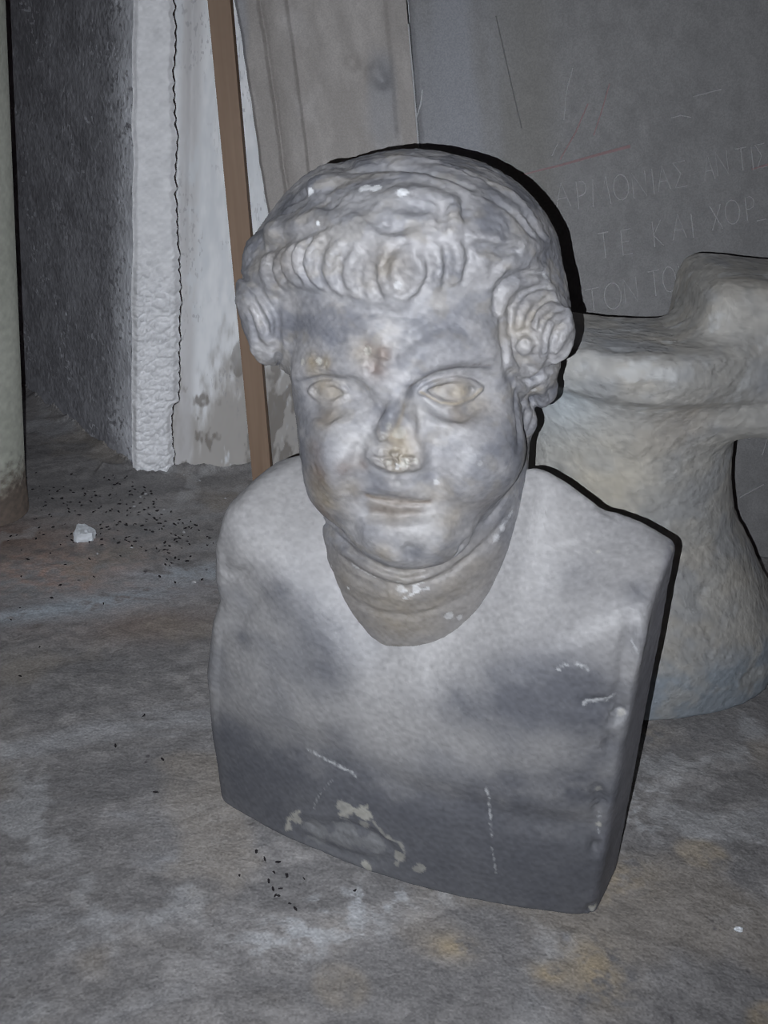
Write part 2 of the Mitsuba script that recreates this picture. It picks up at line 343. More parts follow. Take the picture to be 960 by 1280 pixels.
    ('brush', 3, 3.64, [(-18.2, -87.5, 84.2), (-23.3, -85.3, 76.3), (-24.9, -81.9, 67.6), (-22.1, -79.6, 59.7)]),
    ('brush', 2, -3.64, [(-11.7, -88.7, 81.6), (-16.8, -86.5, 74.2), (-18.4, -82.5, 64.5), (-15.5, -80.9, 57.6)]),
    ('brush', 2.5, -5.46, [(-123.7, 18.0, 69.7), (-102.0, -31.6, 68.1), (-93.8, -39.0, 61.9), (-84.8, -43.0, 49.9), (-81.1, -42.5, 41.9)]),
    ('brush', 2.6, 5.46, [(-110.2, -22.3, 66.9), (-99.4, -34.2, 62.9), (-90.7, -40.4, 53.5), (-84.7, -41.4, 40.9), (-84.4, -36.9, 28.3)]),
    ('brush', 2.0, -4.73, [(-105.2, -32.9, 63.0), (-97.2, -39.9, 56.8), (-90.8, -42.2, 45.3), (-88.4, -37.8, 31.1)]),
    ('brush', 2.6, 5.46, [(-104.6, -34.3, 58.8), (-97.7, -39.6, 49.5), (-93.4, -38.5, 36.6), (-93.0, -30.8, 22.0)]),
    ('brush', 2.0, -4.73, [(-100.9, -40.0, 50.1), (-98.2, -37.0, 36.6), (-97.3, -30.7, 24.3)]),
    ('brush', 4.0, 7.28, [(-101.0, -31.9, 30.9), (-101.6, -24.1, 20.5), (-98.4, -16.6, 13.0), (-90.7, -27.7, 17.3)]),
    ('brush', 2.2, -6.37, [(-95.2, -35.6, 28.5), (-93.7, -32.2, 22.2), (-89.2, -32.5, 22.1)]),
    ('brush', 3, -5.46, [(-78.7, -44.4, 55.0), (-81.8, -42.0, 41.9), (-84.5, -31.7, 19.8), (-95.0, 18.0, 0.5)]),
    ('brush', 4, 6.19, [(-120.4, 18.0, 82.4), (-111.5, 13.4, 91.0), (-85.0, -26.2, 97.6), (-60.3, -56.5, 104.5), (-43.8, -64.8, 110.5)]),
    ('brush', 3, -5.82, [(-85.8, -34.1, 87.3), (-70.8, -52.3, 93.0), (-50.9, -70.1, 97.2), (-39.5, -75.7, 100.1)]),
    ('brush', 3, -4.55, [(-104.1, -0.1, 96.2), (-84.8, -13.5, 106.5), (-58.1, -45.0, 114.9)]),
    ('brush', 5, 5.46, [(-68.3, -17.0, 121.2), (-49.8, -31.5, 126.5), (-34.7, -41.1, 128.4)]),
    ('brush', 3, -4.73, [(-76.1, -12.6, 116.5), (-57.4, -34.3, 121.7), (-38.6, -48.8, 123.3)]),
    ('brush', 4.5, 8.37, [(9.1, -89.3, 90.3), (1.8, -89.9, 84.9), (-2.6, -89.0, 76.6), (-2.4, -85.8, 67.0), (1.4, -83.3, 59.2), (7.1, -82.5, 55.1)]),
    ('brush', 4.0, -7.64, [(11.9, -89.8, 82.7), (6.8, -89.7, 77.3), (5.3, -87.6, 69.7), (7.6, -84.8, 62.9)]),
    ('brush', 3.0, 6.55, [(16.0, -88.5, 81.6), (20.6, -87.9, 76.8), (20.5, -85.0, 68.2), (16.1, -82.6, 60.6), (9.3, -84.2, 56.1)]),
    ('brush', 2.4, -5.1, [(-3.3, -92.6, 82.4), (-7.8, -90.1, 74.9), (-8.4, -86.0, 65.3), (-4.5, -84.2, 57.5)]),
    ('brush', 2.6, -4.73, [(24.2, -88.0, 81.3), (26.6, -85.7, 72.7), (23.0, -82.5, 62.3), (15.9, -82.4, 55.8)]),
    ('brush', 3, 4.37, [(30.3, -86.5, 83.9), (33.2, -83.8, 73.0), (29.1, -80.2, 62.0)]),
    ('brush', 2.6, -5.46, [(35.5, -84.9, 86.5), (37.1, -83.9, 75.2), (34.4, -79.0, 62.8)]),
    ('brush', 3.2, 4.73, [(42.1, -82.1, 89.0), (43.7, -81.1, 77.2), (41.2, -77.4, 65.4)]),
    ('brush', 2.4, -4.73, [(48.1, -79.4, 88.8), (50.2, -77.9, 77.0), (45.8, -74.7, 64.1)]),
    ('brush', 2.6, 4.0, [(6.0, -83.4, 63.3)]),
    ('brush', 5, -5.82, [(-5.6, -85.8, 100.1), (4.3, -88.1, 96.0), (14.9, -86.8, 97.5)]),
    ('brush', 5, 4.73, [(-20.9, -81.3, 103.1), (-10.5, -86.6, 95.6), (4.2, -88.5, 91.4), (18.7, -87.8, 91.8)]),
    ('brush', 6, -3.12, [(-22.3, -70.4, 115.2), (-8.6, -79.9, 108.7)]),
    ('brush', 6, 3.9, [(-1.9, -73.5, 116.1), (17.3, -70.0, 118.2), (36.8, -70.7, 112.7)]),
    ('brush', 4, -4.37, [(8.5, -79.9, 109.9), (27.7, -78.9, 107.3)]),
    ('brush', 4, 4.73, [(39.2, -71.3, 112.6), (41.1, -78.4, 100.7), (37.4, -83.7, 89.2)]),
    ('brush', 3, -4.73, [(33.3, -75.4, 110.4), (33.7, -82.6, 98.7)]),
    ('brush', 3, -4.37, [(46.1, -66.3, 112.5), (48.0, -75.4, 100.5)]),
    ('brush', 5, -3.64, [(-45.4, -55.2, 116.6), (-32.6, -69.8, 111.8)]),
    ('brush', 5, 5.82, [(-25.0, -19.2, 139.5), (2.5, -27.6, 139.2), (33.7, -31.9, 133.6), (54.1, -35.0, 125.3)]),
    ('brush', 3, -5.82, [(-28.5, -30.6, 134.5), (-1.2, -39.2, 134.8), (24.8, -45.3, 130.4), (50.2, -52.9, 119.4)]),
    ('brush', 4, 4.73, [(-10.1, -49.4, 129.8), (20.9, -56.0, 126.2), (45.7, -59.7, 117.4)]),
    ('brush', 3, -5.46, [(13.5, -33.2, 139.3), (38.8, -31.6, 135.3), (60.1, -35.2, 122.6)]),
    ('brush', 4, 5.46, [(54.0, -32.9, 125.4), (73.9, -29.3, 114.9), (87.9, -25.9, 99.6)]),
    ('brush', 3, -4.37, [(59.9, -51.8, 114.7), (76.9, -46.1, 103.1), (89.0, -34.8, 87.1)]),
    ('brush', 4, -6.37, [(-44.8, 13.3, 143.4), (-29.9, -21.7, 138.1)]),
    ('brush', 3.0, -10.92, [(52.3, -77.2, 85.8), (61.5, -71.5, 83.6), (70.9, -63.2, 81.2), (77.0, -56.2, 80.9)]),
    ('brush', 3.4, 6.55, [(51.3, -76.9, 90.6), (65.3, -67.7, 88.1), (79.4, -52.8, 84.7), (88.0, -34.6, 86.2)]),
    ('brush', 3.4, 6.19, [(58.6, -72.7, 78.0), (72.2, -59.8, 76.3), (85.1, -43.4, 78.5), (96.0, -14.2, 86.8)]),
    ('brush', 2.4, -4.73, [(81.6, -36.9, 103.1), (90.0, -27.7, 94.5), (96.0, -19.8, 86.8)]),
    ('brush', 3.0, 6.55, [(54.0, -75.9, 80.1), (57.5, -71.7, 71.8), (58.9, -65.0, 61.9)]),
    ('ball', (26, 30, 28), 9, [(82.1, -12.4, 37.6)]),
    ('ball', (22, 24, 22), 7, [(92.3, -23.7, 28.0)]),
    ('ball', (16, 22, 16), 7, [(86.1, 5.2, -0.3)]),
    ('ball', (11, 16, 16), 6, [(76.6, 18.4, -34.7)]),
    ('ball', (7, 9, 8), 4, [(105.3, -32.8, 35.2)]),
    ('ball', (10, 12, 13), 5, [(93.2, 16.7, -14.0)]),
    ('ball', (7, 9, 10), 4, [(81.5, 6.7, -36.4)]),
    ('ball', (15, 18, 13), 8, [(-96.7, -1.4, 84.7)]),
    ('ball', (12, 14, 9), 7, [(-77.2, -32.0, 98.2)]),
    ('ball', (13, 12, 8), 7, [(-45.0, -34.5, 125.2)]),
    ('brush', 3.2, 6.92, [(60.4, -58.7, 51.3), (59.4, -64.8, 59.4), (62.9, -65.1, 66.6), (72.7, -61.4, 73.0), (85.1, -43.4, 73.6), (95.0, -21.5, 67.7)]),
    ('brush', 2.0, -8.01, [(64.1, -54.3, 44.0), (63.9, -57.1, 54.0), (69.4, -55.5, 61.7), (79.1, -47.6, 67.0), (93.0, -28.1, 66.4)]),
    ('brush', 3.2, 6.55, [(67.0, -51.0, 42.7), (69.6, -51.2, 54.6), (77.6, -46.1, 61.5), (89.9, -31.1, 62.1), (96.0, -25.1, 60.6)]),
    ('brush', 2.0, -8.01, [(72.2, -45.0, 30.0), (73.8, -44.6, 45.1), (79.9, -41.1, 53.7), (89.9, -34.4, 57.7), (97.0, -28.7, 55.7)]),
    ('brush', 3.2, 6.92, [(76.7, -43.9, 29.8), (78.9, -43.0, 42.8), (84.9, -39.2, 51.0), (94.0, -32.4, 53.9), (99.1, -29.2, 52.6)]),
    ('brush', 2.0, -7.64, [(82.9, -45.8, 31.8), (83.9, -44.9, 37.8), (89.0, -41.9, 45.0), (96.0, -35.8, 50.0), (101.1, -32.5, 48.6)]),
    ('brush', 3.0, 6.55, [(88.0, -46.9, 31.8), (89.5, -44.4, 39.1), (95.5, -39.4, 45.2), (102.1, -32.4, 46.6)]),
    ('brush', 2.0, -7.64, [(92.0, -47.8, 30.7), (93.6, -46.2, 37.6), (99.6, -41.2, 42.1), (106.2, -37.1, 42.7)]),
    ('brush', 3.0, 6.55, [(94.5, -46.8, 22.5), (97.1, -45.5, 34.9), (103.1, -38.7, 40.3), (108.2, -37.8, 40.7)]),
    ('brush', 2.0, -6.55, [(98.1, -43.5, 17.0), (101.1, -46.2, 29.9), (108.2, -41.4, 35.9)]),
    ('brush', 3.0, 5.46, [(101.1, -41.6, 16.7), (105.7, -42.7, 26.9), (111.3, -37.5, 31.4)]),
    ('brush', 2.6, -9.1, [(74.6, -42.7, 21.5), (76.3, -45.6, 28.4), (82.4, -44.8, 30.2), (88.5, -47.6, 27.8), (90.0, -46.5, 21.0), (87.8, -41.5, 13.9), (82.1, -36.2, 11.4), (76.5, -39.1, 14.4), (74.6, -42.7, 21.5)]),
    ('brush', 7, 6.5, [(81.8, -44.2, 22.5)]),
    ('brush', 3.0, 7.28, [(70.7, -48.1, 24.2), (71.3, -51.4, 14.3), (75.8, -37.0, 4.8), (83.2, -19.7, -0.0), (90.7, -26.4, 6.0), (94.0, -44.5, 17.2)]),
    ('brush', 2.0, -6.55, [(73.4, -43.5, 3.1), (80.6, -23.7, -3.7), (89.5, -16.8, -2.6), (96.0, -33.1, 7.7), (99.1, -42.8, 16.9)]),
    ('brush', 2.8, 5.82, [(75.2, -35.6, -2.1), (80.5, -18.1, -10.9), (85.8, -16.2, -5.9), (93.8, -14.2, -3.0)]),
    ('brush', 2.4, 6.19, [(99.1, -33.0, 9.7), (106.3, -30.8, 12.4), (111.4, -31.0, 19.6)]),
    ('brush', 2.0, -6.55, [(95.9, -15.0, 2.4), (102.3, -7.6, 4.6), (109.0, 18.0, 5.0)]),
    ('brush', 2.6, -6.55, [(78.1, -29.2, -10.4), (79.7, -12.0, -21.0), (78.8, -17.9, -28.3)]),
    ('brush', 2.6, 5.46, [(80.7, -6.7, -19.1), (82.7, 0.2, -28.4), (80.5, -4.2, -37.2)]),
    ('brush', 2.0, -5.46, [(85.8, 10.1, -21.6), (87.0, 7.1, -29.6), (84.9, -1.4, -36.6)]),
    ('brush', 2.6, 5.46, [(91.6, -10.0, -10.6), (93.6, 6.1, -20.0), (91.3, 18.0, -27.3)]),
    ('brush', 2.4, -5.46, [(67.0, -52.0, 38.7), (67.9, -53.5, 23.7), (69.8, -55.4, 8.7), (74.3, -39.2, -4.8)]),
    ('brush', 3, -4.37, [(76.1, -33.6, -9.8), (77.3, -41.8, -24.5), (77.7, -60.0, -42.4)]),
    ('brush', 3, 5.46, [(107.2, -34.2, 43.5), (110.2, -36.9, 41.6)]),
]

TORSO_STROKES = [
    ('brush', 30, 3, [(75.8, -22.2, 153.5), (105.7, -15.5, 172.2)]),
    ('brush', 34, 2.5, [(-88.9, -19.9, 149.1), (-116.6, -14.0, 130.2)]),
    ('brush', 20, -2, [(-33.6, -10.2, 194.1), (-17.7, -27.1, 154.3), (-6.0, -30.3, 111.1)]),
    ('brush', 11, -2.6, [(-4.4, -29.6, 93.2), (38.4, -28.8, 92.9), (85.6, -21.8, 86.4), (119.8, -13.4, 83.5), (143.2, -6.1, 83.5)]),
    ('brush', 16, 1.6, [(12.5, -28.6, 105.5), (60.1, -26.0, 105.6), (110.9, -15.8, 105.2)]),
    ('brush', 14, -1.4, [(-137.2, -8.6, 87.2), (-77.2, -23.8, 97.7), (-23.6, -29.2, 95.8)]),
    ('brush', 4, -3.5, [(-157.3, -0.8, 212.5), (-145.1, -4.7, 216.1), (-136.6, -6.9, 223.3)]),
    ('brush', 4, -2.0, [(-162.1, 0.3, 166.3), (-143.0, -5.6, 181.6), (-129.3, -9.3, 204.3)]),
    ('brush', 14, 2, [(-157.8, 4.6, 253.9), (-146.5, -3.5, 233.8)]),
    ('brush', 14, -1.5, [(-129.5, -8.4, 200.4), (-144.2, -3.1, 180.0)]),
    ('brush', 4.5, -3.4, [(-80.9, -20.9, 18.0), (-58.1, -24.7, 24.5), (-38.2, -27.5, 37.0), (-21.6, -28.7, 39.3), (-4.9, -29.0, 34.9), (5.5, -28.5, 26.0)]),
    ('brush', 4.5, -3.4, [(-77.5, -21.1, 9.8), (-57.2, -24.0, 8.4), (-36.2, -26.1, 8.4), (-12.9, -27.6, 12.0), (2.7, -28.1, 19.9)]),
    ('brush', 1.5, 1.0, [(-87.9, -19.2, 9.3), (-85.7, -20.0, 21.9), (-77.3, -22.2, 32.1), (-62.4, -24.7, 37.0), (-48.8, -26.6, 41.7), (-32.8, -28.7, 55.1), (-22.7, -29.5, 60.8), (-16.9, -29.6, 53.9)]),
    ('brush', 1.5, 1.0, [(-15.4, -29.6, 51.4), (-4.3, -28.4, 39.2), (7.6, -29.1, 38.1), (12.1, -28.6, 30.1), (6.2, -27.6, 16.2)]),
    ('brush', 2.0, 1.5, [(-71.1, 20.0, -40.3), (-56.5, 20.0, -41.7), (-38.5, 20.0, -43.4), (-11.7, -27.0, 4.1)]),
    ('brush', 5, -7, [(121.8, -13.6, 190.5), (135.3, -8.9, 187.9), (143.2, -6.1, 184.7)]),
    ('brush', 4, -6, [(139.1, -7.0, 202.2), (143.0, -3.5, 184.3), (140.4, -7.1, 176.6)]),
    ('brush', 4, -5, [(138.8, -7.5, 119.6), (144.4, -5.7, 109.5), (144.5, -4.1, 94.1)]),
    ('brush', 4, -4, [(144.9, -4.1, 72.2), (148.4, -4.1, 62.4)]),
    ('brush', 5, -4, [(152.7, -2.2, 4.7), (156.2, 1.8, 8.9)]),
    ('brush', 3.5, -3.5, [(140.4, -7.5, 164.8), (143.7, -6.1, 151.4)]),
    ('brush', 2.5, -3, [(98.0, 59.8, 303.3), (105.4, 58.7, 301.1), (111.8, 55.9, 298.8)]),
    ('brush', 6, 1.5, [(141.8, 3.7, 261.1), (148.2, 2.0, 245.3), (146.9, -3.4, 210.2)]),
    ('brush', 5, -2.4, [(138.0, -0.7, 256.2), (139.5, -6.3, 228.6), (140.9, -4.6, 202.6)]),
]
# stains and tones of the stone, with painted hair glints: kind, radius, strength, place
HEAD_STAINS_AND_GLINTS = [
    ('dark', 22.5, 0.5, 35.7, -81.9, 22.3),
    ('dark', 19.0, 0.25, -60.3, -55.2, 34.6),
    ('dark', 9.0, 0.7, -40.9, -66.5, 110.3),
    ('dark', 9.0, 0.5, 36.8, -80.5, 72.7),
    ('dark', 7.0, 0.9, 10.3, -80.5, -106.4),
    ('dark', 8.0, 0.5, 5.6, -90.0, -19.9),
    ('dark', 4.5, 0.9, -5.1, -91.9, -15.4),
    ('dark', 20.0, 0.35, 49.6, -83.3, -37.7),
    ('dark', 15.0, 0.5, 73.8, -66.2, -41.2),
    ('dark', 8.0, 0.6, -12.0, -84.9, -61.8),
    ('dark', 15.0, 0.5, 61.0, -24.8, -99.3),
    ('dark', 15.0, 0.5, 73.4, -59.3, -63.6),
    ('dark', 9.0, 0.3, -34.0, -78.5, -64.2),
    ('dark', 15.0, 0.35, -51.5, -77.0, -38.0),
    ('dark', 15.0, 0.5, 71.4, -10.2, -97.2),
    ('dark', 10.0, 0.5, -33.0, -36.4, -119.4),
    ('dark', 15.0, 0.35, 16.6, -83.7, 37.5),
    ('dark', 20.0, 0.25, 56.1, -75.0, 93.2),
    ('dark', 8.0, 0.5, 18.3, -89.4, 73.6),
    ('dark', 15.0, 0.25, -5.8, -90.1, 76.8),
    ('dark', 10.0, 0.4, 32.0, -73.2, -108.4),
    ('dark', 5.0, 0.3, 3.9, -87.1, -57.2),
    ('dark', 9.0, 0.45, 41.6, -73.2, -21.5),
    ('dark', 7.0, 0.3, -42.4, -72.0, -15.5),
    ('dark', 20.0, 0.5, 71.0, -5.3, -133.7),
    ('dark', 12.5, 0.3, 99.1, -3.1, 86.6),
    ('dark', 20.0, 0.3, 64.6, -47.7, 112.3),
    ('dark', 15.0, 0.3, 24.4, -41.1, 131.1),
    ('pale', 19.0, 0.6, -26.5, -83.8, -34.4),
    ('pale', 13.0, 0.6, 18.5, -79.0, -13.7),
    ('pale', 20.0, 0.7, 15.3, -82.6, -87.1),
    ('pale', 20.0, 0.5, -6.5, -76.9, 112.0),
    ('pale', 15.0, 0.4, -86.7, -40.3, 98.6),
    ('pale', 20.0, 0.3, -25.7, -85.1, 91.5),
    ('pale', 11.0, 0.3, 50.0, -67.0, 50.1),
    ('pale', 13.0, 0.5, 94.0, -29.8, 56.8),
    ('pale', 15.0, 0.4, 79.5, -56.4, 87.6),
    ('pale', 20.0, 0.3, -2.6, -84.0, 55.0),
    ('pale', 10.0, 0.25, 64.3, -61.9, 24.6),
    ('pale', 10.0, 0.4, 84.0, -49.1, 22.9),
    ('pale', 9.0, 0.4, 104.1, -45.6, 27.2),
    ('pale', 12.5, 0.3, 44.6, -83.5, -37.6),
    ('pale', 10.0, 0.25, 6.4, -84.1, 28.0),
    ('pale', 10.0, 0.4, 14.2, -86.2, -52.2),
    ('pale', 10.0, 0.5, -8.5, -79.3, -85.3),
    ('pale', 10.0, 0.3, -31.7, -69.4, -93.4),
    ('pale', 10.0, 0.4, -91.8, -42.5, 52.6),
    ('pale', 9.0, 0.5, -94.7, -29.2, 19.7),
    ('pale', 15.0, 0.3, 36.1, -60.8, 122.5),
    ('pale', 15.0, 0.25, 47.4, -63.7, -83.9),
    ('pale', 8.0, 0.3, 71.4, -10.2, -97.2),
    ('ochre', 13.0, 0.65, -46.7, -65.2, 0.7),
    ('ochre', 6.0, 0.6, -38.5, -67.8, -4.2),
    ('ochre', 11.0, 0.8, 5.2, -90.4, -32.4),
    ('ochre', 13.0, 0.7, 3.0, -95.3, -43.6),
    ('ochre', 11.0, 0.5, -16.5, -83.3, 23.5),
    ('ochre', 7.0, 0.8, -54.2, -63.2, 16.1),
    ('ochre', 4.5, 0.9, -43.7, -70.9, 15.8),
    ('ochre', 9.0, 0.8, 41.5, -68.7, -4.4),
    ('ochre', 6.0, 0.5, 29.2, -71.5, -1.8),
    ('ochre', 16.0, 0.7, -50.4, -65.7, -75.2),
    ('ochre', 10.0, 0.6, -50.5, -74.7, -59.6),
    ('ochre', 10.0, 0.35, -28.7, -78.8, -64.1),
    ('ochre', 30.0, 0.3, -16.8, -39.9, -153.1),
    ('ochre', 30.0, 0.2, 28.2, -40.9, -146.4),
    ('ochre', 20.0, 0.25, -47.6, -24.8, -143.6),
    ('ochre', 7.0, 0.6, -9.8, -82.8, -105.9),
    ('ochre', 16.0, 0.45, 32.7, -73.8, -81.4),
    ('ochre', 11.0, 0.45, 2.0, -78.5, -80.2),
    ('ochre', 15.0, 0.35, 1.4, -90.1, 74.2),
    ('ochre', 20.0, 0.3, -74.7, -50.3, 80.6),
    ('ochre', 20.0, 0.3, 83.9, -42.7, 37.6),
    ('ochre', 10.0, 0.3, 53.5, -60.8, -13.4),
    ('ochre', 9.0, 0.5, -43.4, -73.8, -20.4),
    ('ochre', 9.0, 0.35, 41.5, -72.1, -20.2),
    ('ochre', 5.0, 0.6, 85.7, -12.1, -11.3),
    ('ochre', 20.0, 0.35, -6.9, -34.7, -172.6),
    ('ochre', 20.0, 0.2, 50.1, -31.8, -120.2),
    ('ochre', 7.0, 0.3, 23.1, -78.4, -69.6),
    ('rust', 8.0, 0.6, -50.9, -76.4, -54.0),
    ('rust', 7.0, 0.4, -51.6, -77.4, -40.5),
    ('rust', 7.0, 0.7, -9.1, -84.7, 12.6),
    ('rust', 5.0, 0.7, -4.3, -87.7, 22.7),
    ('rust', 4.0, 0.5, -13.8, -83.9, 26.0),
    ('rust', 6.0, 0.4, -32.3, -84.4, -49.8),
    ('rust', 4.0, 0.5, -19.2, -84.8, -47.2),
    ('rust', 8.0, 0.4, -52.7, -56.9, -85.6),
    ('white', 4.5, 0.9, -15.7, -63.3, 121.8),  # white spots on the hair: flash glints painted into the colour
    ('white', 4.0, 0.9, -7.8, -66.0, 121.3),
    ('white', 3.5, 0.9, 9.6, -74.8, 118.4),
    ('white', 3.0, 0.9, -53.9, -43.3, 122.2),
    ('white', 1.5, 1, -44.4, -71.0, 101.8),
    ('white', 3.4, 0.48, -15.7, -63.3, 121.8),  # the same painted glints again, smaller and fainter
    ('white', 3.4, 0.48, -7.8, -66.0, 121.3),
    ('white', 2.5, 0.48, 9.6, -74.8, 118.4),
    ('white', 2.1, 0.48, -53.9, -43.3, 122.2),
    ('white', 1.2, 0.6, -44.4, -71.0, 101.8),
    ('white', 2.5, 0.42, 6.2, -85.1, 63.4),
    ('white', 2.1, 0.42, 94.5, -26.9, 63.8),
    ('white', 2.5, 0.48, 86.2, -11.8, -11.3),
    ('white', 1.2, 0.6, -76.2, -32.1, 8.3),
    ('white', 3.0, 0.42, 2.7, -94.4, -47.4),
    ('white', 2.1, 0.3, 8.8, -94.1, -45.9),
    ('white', 2.1, 0.3, -49.2, -66.7, 16.4),
    ('white', 1.7, 0.54, -44.2, -25.8, -149.2),
    ('white', 2.1, 0.48, -57.1, -14.2, -141.0),
    ('white', 2.1, 0.36, -62.2, -3.4, -153.6),
    ('white', 3.4, 0.3, -4.8, -43.3, -143.1),
    ('white', 3.4, 0.36, 6.5, -44.5, -144.4),
    ('white', 3.0, 0.24, 60.7, -23.4, -112.2),
    ('white', 3.0, 0.3, 65.0, -18.8, -106.5),
    ('white', 1.7, 0.18, 54.4, -83.6, -47.9),
    ('white', 3.0, 0.36, 27.6, -33.4, -166.5),
    ('white', 2.5, 0.3, 35.1, -29.3, -169.1),
    ('white', 1.7, 0.36, 25.8, -78.3, -60.8),
    ('white', 1.2, 0.48, -58.0, -14.4, -136.7),
    ('brown', 12.0, 0.6, -55.6, -68.2, -61.0),
    ('brown', 10.0, 0.6, -55.1, -53.7, -86.4),
    ('brown', 8.0, 0.4, -56.3, -72.3, -38.8),
    ('brown', 7.0, 0.5, -24.6, -82.7, -44.9),
    ('brown', 13.0, 0.35, 2.1, -78.8, -79.1),
    ('brown', 9.0, 0.4, -44.7, -72.1, -19.1),
    ('brown', 9.0, 0.4, 37.1, -73.0, -17.9),
    ('brown', 8.0, 0.35, -3.5, -87.1, 18.7),
    ('brown', 15.0, 0.35, 57.6, -58.9, -79.7),
    ('dark', 11.0, 0.6, 77.6, -57.8, -42.8),  # darker towards the right edge of the face
    ('dark', 7.0, 0.5, 77.6, -13.0, -18.1),
    ('dark', 11.0, 0.4, -19.0, -82.3, -96.4),
    ('dark', 8.0, 0.8, 11.9, -80.9, -106.3),
    ('dark', 10.0, 0.3, 48.8, -61.8, 4.7),
    ('pale', 16.0, 0.8, 12.6, -81.5, -85.8),
    ('pale', 15.0, 0.5, -21.2, -83.3, -29.3),
    ('cream', 2.5, 0.6, -2.1, -91.6, -44.9),
    ('cream', 3.5, 0.7, 7.7, -93.7, -45.5),
    ('cream', 2.0, 0.5, 15.3, -93.5, -43.6),
    ('cream', 3.0, 0.7, -49.2, -66.7, 16.9),
    ('cream', 2.5, 0.6, -43.7, -71.0, 15.3),
    ('cream', 2.5, 0.6, -61.9, -57.3, 15.1),
    ('cream', 3.0, 0.6, -14.3, -83.7, 24.5),
    ('cream', 2.5, 0.6, -1.5, -93.9, -21.6),
    ('cream', 4.5, 0.5, 5.5, -90.7, -25.8),
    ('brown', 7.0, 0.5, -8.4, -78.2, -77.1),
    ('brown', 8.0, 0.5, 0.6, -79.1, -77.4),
    ('brown', 7.0, 0.5, 9.9, -78.7, -77.5),
]
